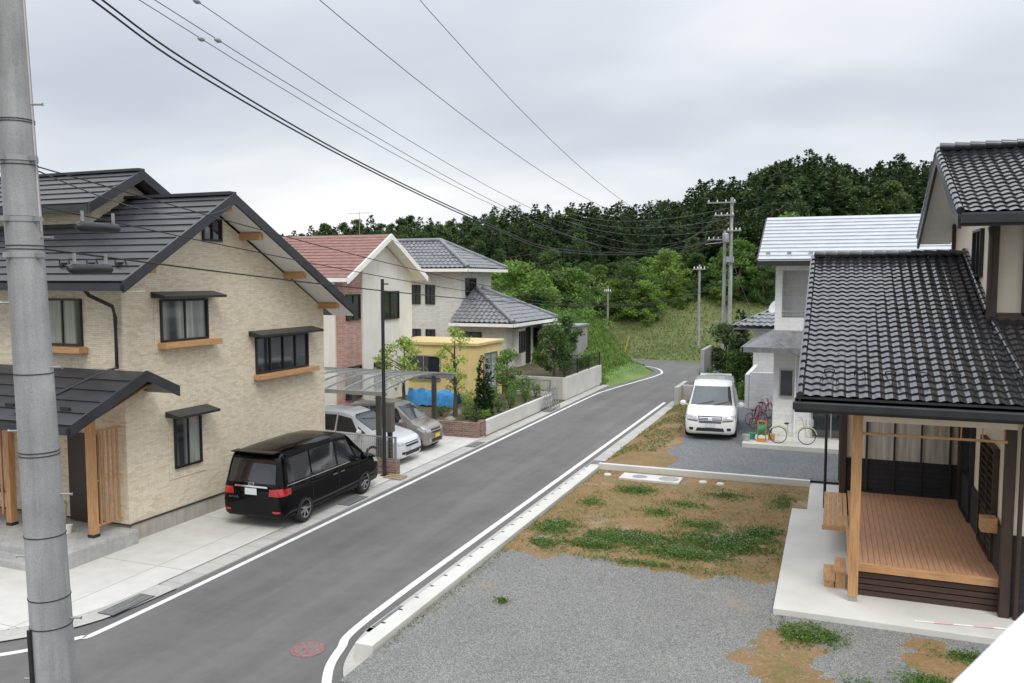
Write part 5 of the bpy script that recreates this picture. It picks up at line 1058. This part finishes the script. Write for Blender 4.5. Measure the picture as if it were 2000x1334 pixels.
x,y=camdir(1365,66); farpole(x,y,6.4,((6.0+H(x,y),1.0,0),),'slim utility pole on grassy slope',z0=H(x,y),r=.13); x,y=camdir(1187,72); farpole(x,y,3.8,((3.3+H(x,y),.7,0),),'thin distant utility pole in front of trees',r=.1,z0=H(x,y)); x,y=camdir(1107,76); farpole(x,y,3.2,((2.8+H(x,y),.8,0),),'small distant utility pole with crossarm',r=.1,z0=H(x,y))
e=thing('tv_antenna','thin television antenna on roof mast','antenna',(-20.3,32.6,8.0)); q=MB(); q.tube([(-20.3,32.9,7.9),(-20.3,32.9,9.15)],.012,6); q.beam((-20.9,32.9,9.1),(-19.7,32.9,9.1),.012,.012)
for i in range(8): q.beam((-20.8+i*.15,32.7,9.1),(-20.8+i*.15,33.1,9.1),.008,.008)
mk('mast',q,alu,e)
for (u,D) in ((1216,60),(1465,58)):
    x,y=camdir(u,D); q=MB(); q.tube([(x,y,H(x,y)),(x+.5,y,H(x,y)+2.0)],.035,6); solo('guy_wire_guard',q,M('yellow_guard',(.6,.4,.03),.5,.1),'yellow guard tube on pole guy wire','guy guard',(x,y,H(x,y)))
d=V((.098,.215,0)).normalized(); a=V((.098,.783,5.75))-d*.5; b_=a+d*2.6; nn=V((d.y,-d.x,0)); q=MB()
q.add([a,b_,b_+nn*.22,a+nn*.22]+[p-V((0,0,.04)) for p in (a,b_,b_+nn*.22,a+nn*.22)],[(0,1,2,3),(7,6,5,4),(0,4,5,1),(1,5,6,2),(2,6,7,3),(3,7,4,0)])
rl=thing('balcony_parapet','smooth white balcony parapet cap','balcony',(a.x,a.y,4.6)); mk('cap',q,M('white_cap',(.85,.85,.86),.5,.02),rl,bev=.01)
q=MB(); a2=a+nn*.05-V((0,0,.04)); b2_=b_+nn*.05-V((0,0,.04)); q.prism([a2,b2_,b2_+nn*.12,a2+nn*.12],(0,0,-1.1)); mk('wall',q,plaster,rl)
# ------------------------------------------------------------ world, sun, camera
wd=bpy.data.worlds.new('World'); sc.world=wd; wd.use_nodes=True; t=wd.node_tree; t.nodes.clear()
out=N(t,'ShaderNodeOutputWorld'); tc=N(t,'ShaderNodeTexCoord'); sp=N(t,'ShaderNodeSeparateXYZ'); t.links.new(tc.outputs['Generated'],sp.inputs[0])
zz=math_(t,'ADD',math_(t,'MAXIMUM',sp.outputs[2],0),.24); cb=N(t,'ShaderNodeCombineXYZ'); t.links.new(math_(t,'DIVIDE',sp.outputs[0],zz),cb.inputs[0]); t.links.new(math_(t,'DIVIDE',sp.outputs[1],zz),cb.inputs[1])
f=noi(t,scalev(t,cb.outputs[0],(.75,1.0,1)),.95,4,.45)
cl=ramp(t,f,[(.34,(.62,.67,.76)),(.45,(.71,.76,.83)),(.54,(.84,.87,.92)),(.64,(.97,.98,1.0))])
mr=N(t,'ShaderNodeMapRange'); mr.inputs['From Min'].default_value=.33; mr.inputs['From Max'].default_value=.95; mr.inputs['To Min'].default_value=1.0; mr.inputs['To Max'].default_value=2.4; t.links.new(sp.outputs[2],mr.inputs['Value'])
hz=ramp(t,sp.outputs[2],[(.0,(1.3,1.28,1.25)),(.09,(1.1,1.09,1.07)),(.2,(.96,.965,.97)),(.34,(1.08,1.08,1.08))])
cl=mixc(t,1,cl,hz,'MULTIPLY')
bg=N(t,'ShaderNodeBackground'); t.links.new(cl,bg.inputs[0]); t.links.new(mr.outputs[0],bg.inputs[1])
sk=N(t,'ShaderNodeTexSky',sky_type='NISHITA'); sk.sun_disc=False; sk.sun_elevation=math.radians(52); sk.sun_rotation=math.radians(140)
bg2=N(t,'ShaderNodeBackground'); t.links.new(sk.outputs[0],bg2.inputs[0]); bg2.inputs[1].default_value=.1
mx=N(t,'ShaderNodeMixShader'); mx.inputs[0].default_value=.06; t.links.new(bg.outputs[0],mx.inputs[1]); t.links.new(bg2.outputs[0],mx.inputs[2]); t.links.new(mx.outputs[0],out.inputs[0])
sl_=bpy.data.lights.new('sun','SUN'); sl_.energy=1.35; sl_.angle=math.radians(18); sl_.color=(1,.95,.87); so=bpy.data.objects.new('sun',sl_); COL.objects.link(so)
az=math.radians(140); el=math.radians(52); dv=V((math.sin(az)*math.cos(el),math.cos(az)*math.cos(el),math.sin(el))); so.rotation_euler=dv.to_track_quat('Z','Y').to_euler()
cam=bpy.data.cameras.new('camera'); cam.lens=18; cam.sensor_width=22.3; cam.clip_end=6000; cam.clip_start=.05; cam.dof.use_dof=True; cam.dof.focus_distance=24; cam.dof.aperture_fstop=7.1
co=bpy.data.objects.new('camera',cam); COL.objects.link(co); co.location=(0,0,6.1); co.rotation_euler=(math.radians(90-4.32),0,math.radians(21.3)); sc.camera=co
sc.view_settings.view_transform='Standard'; sc.view_settings.look='None'; sc.view_settings.exposure=0
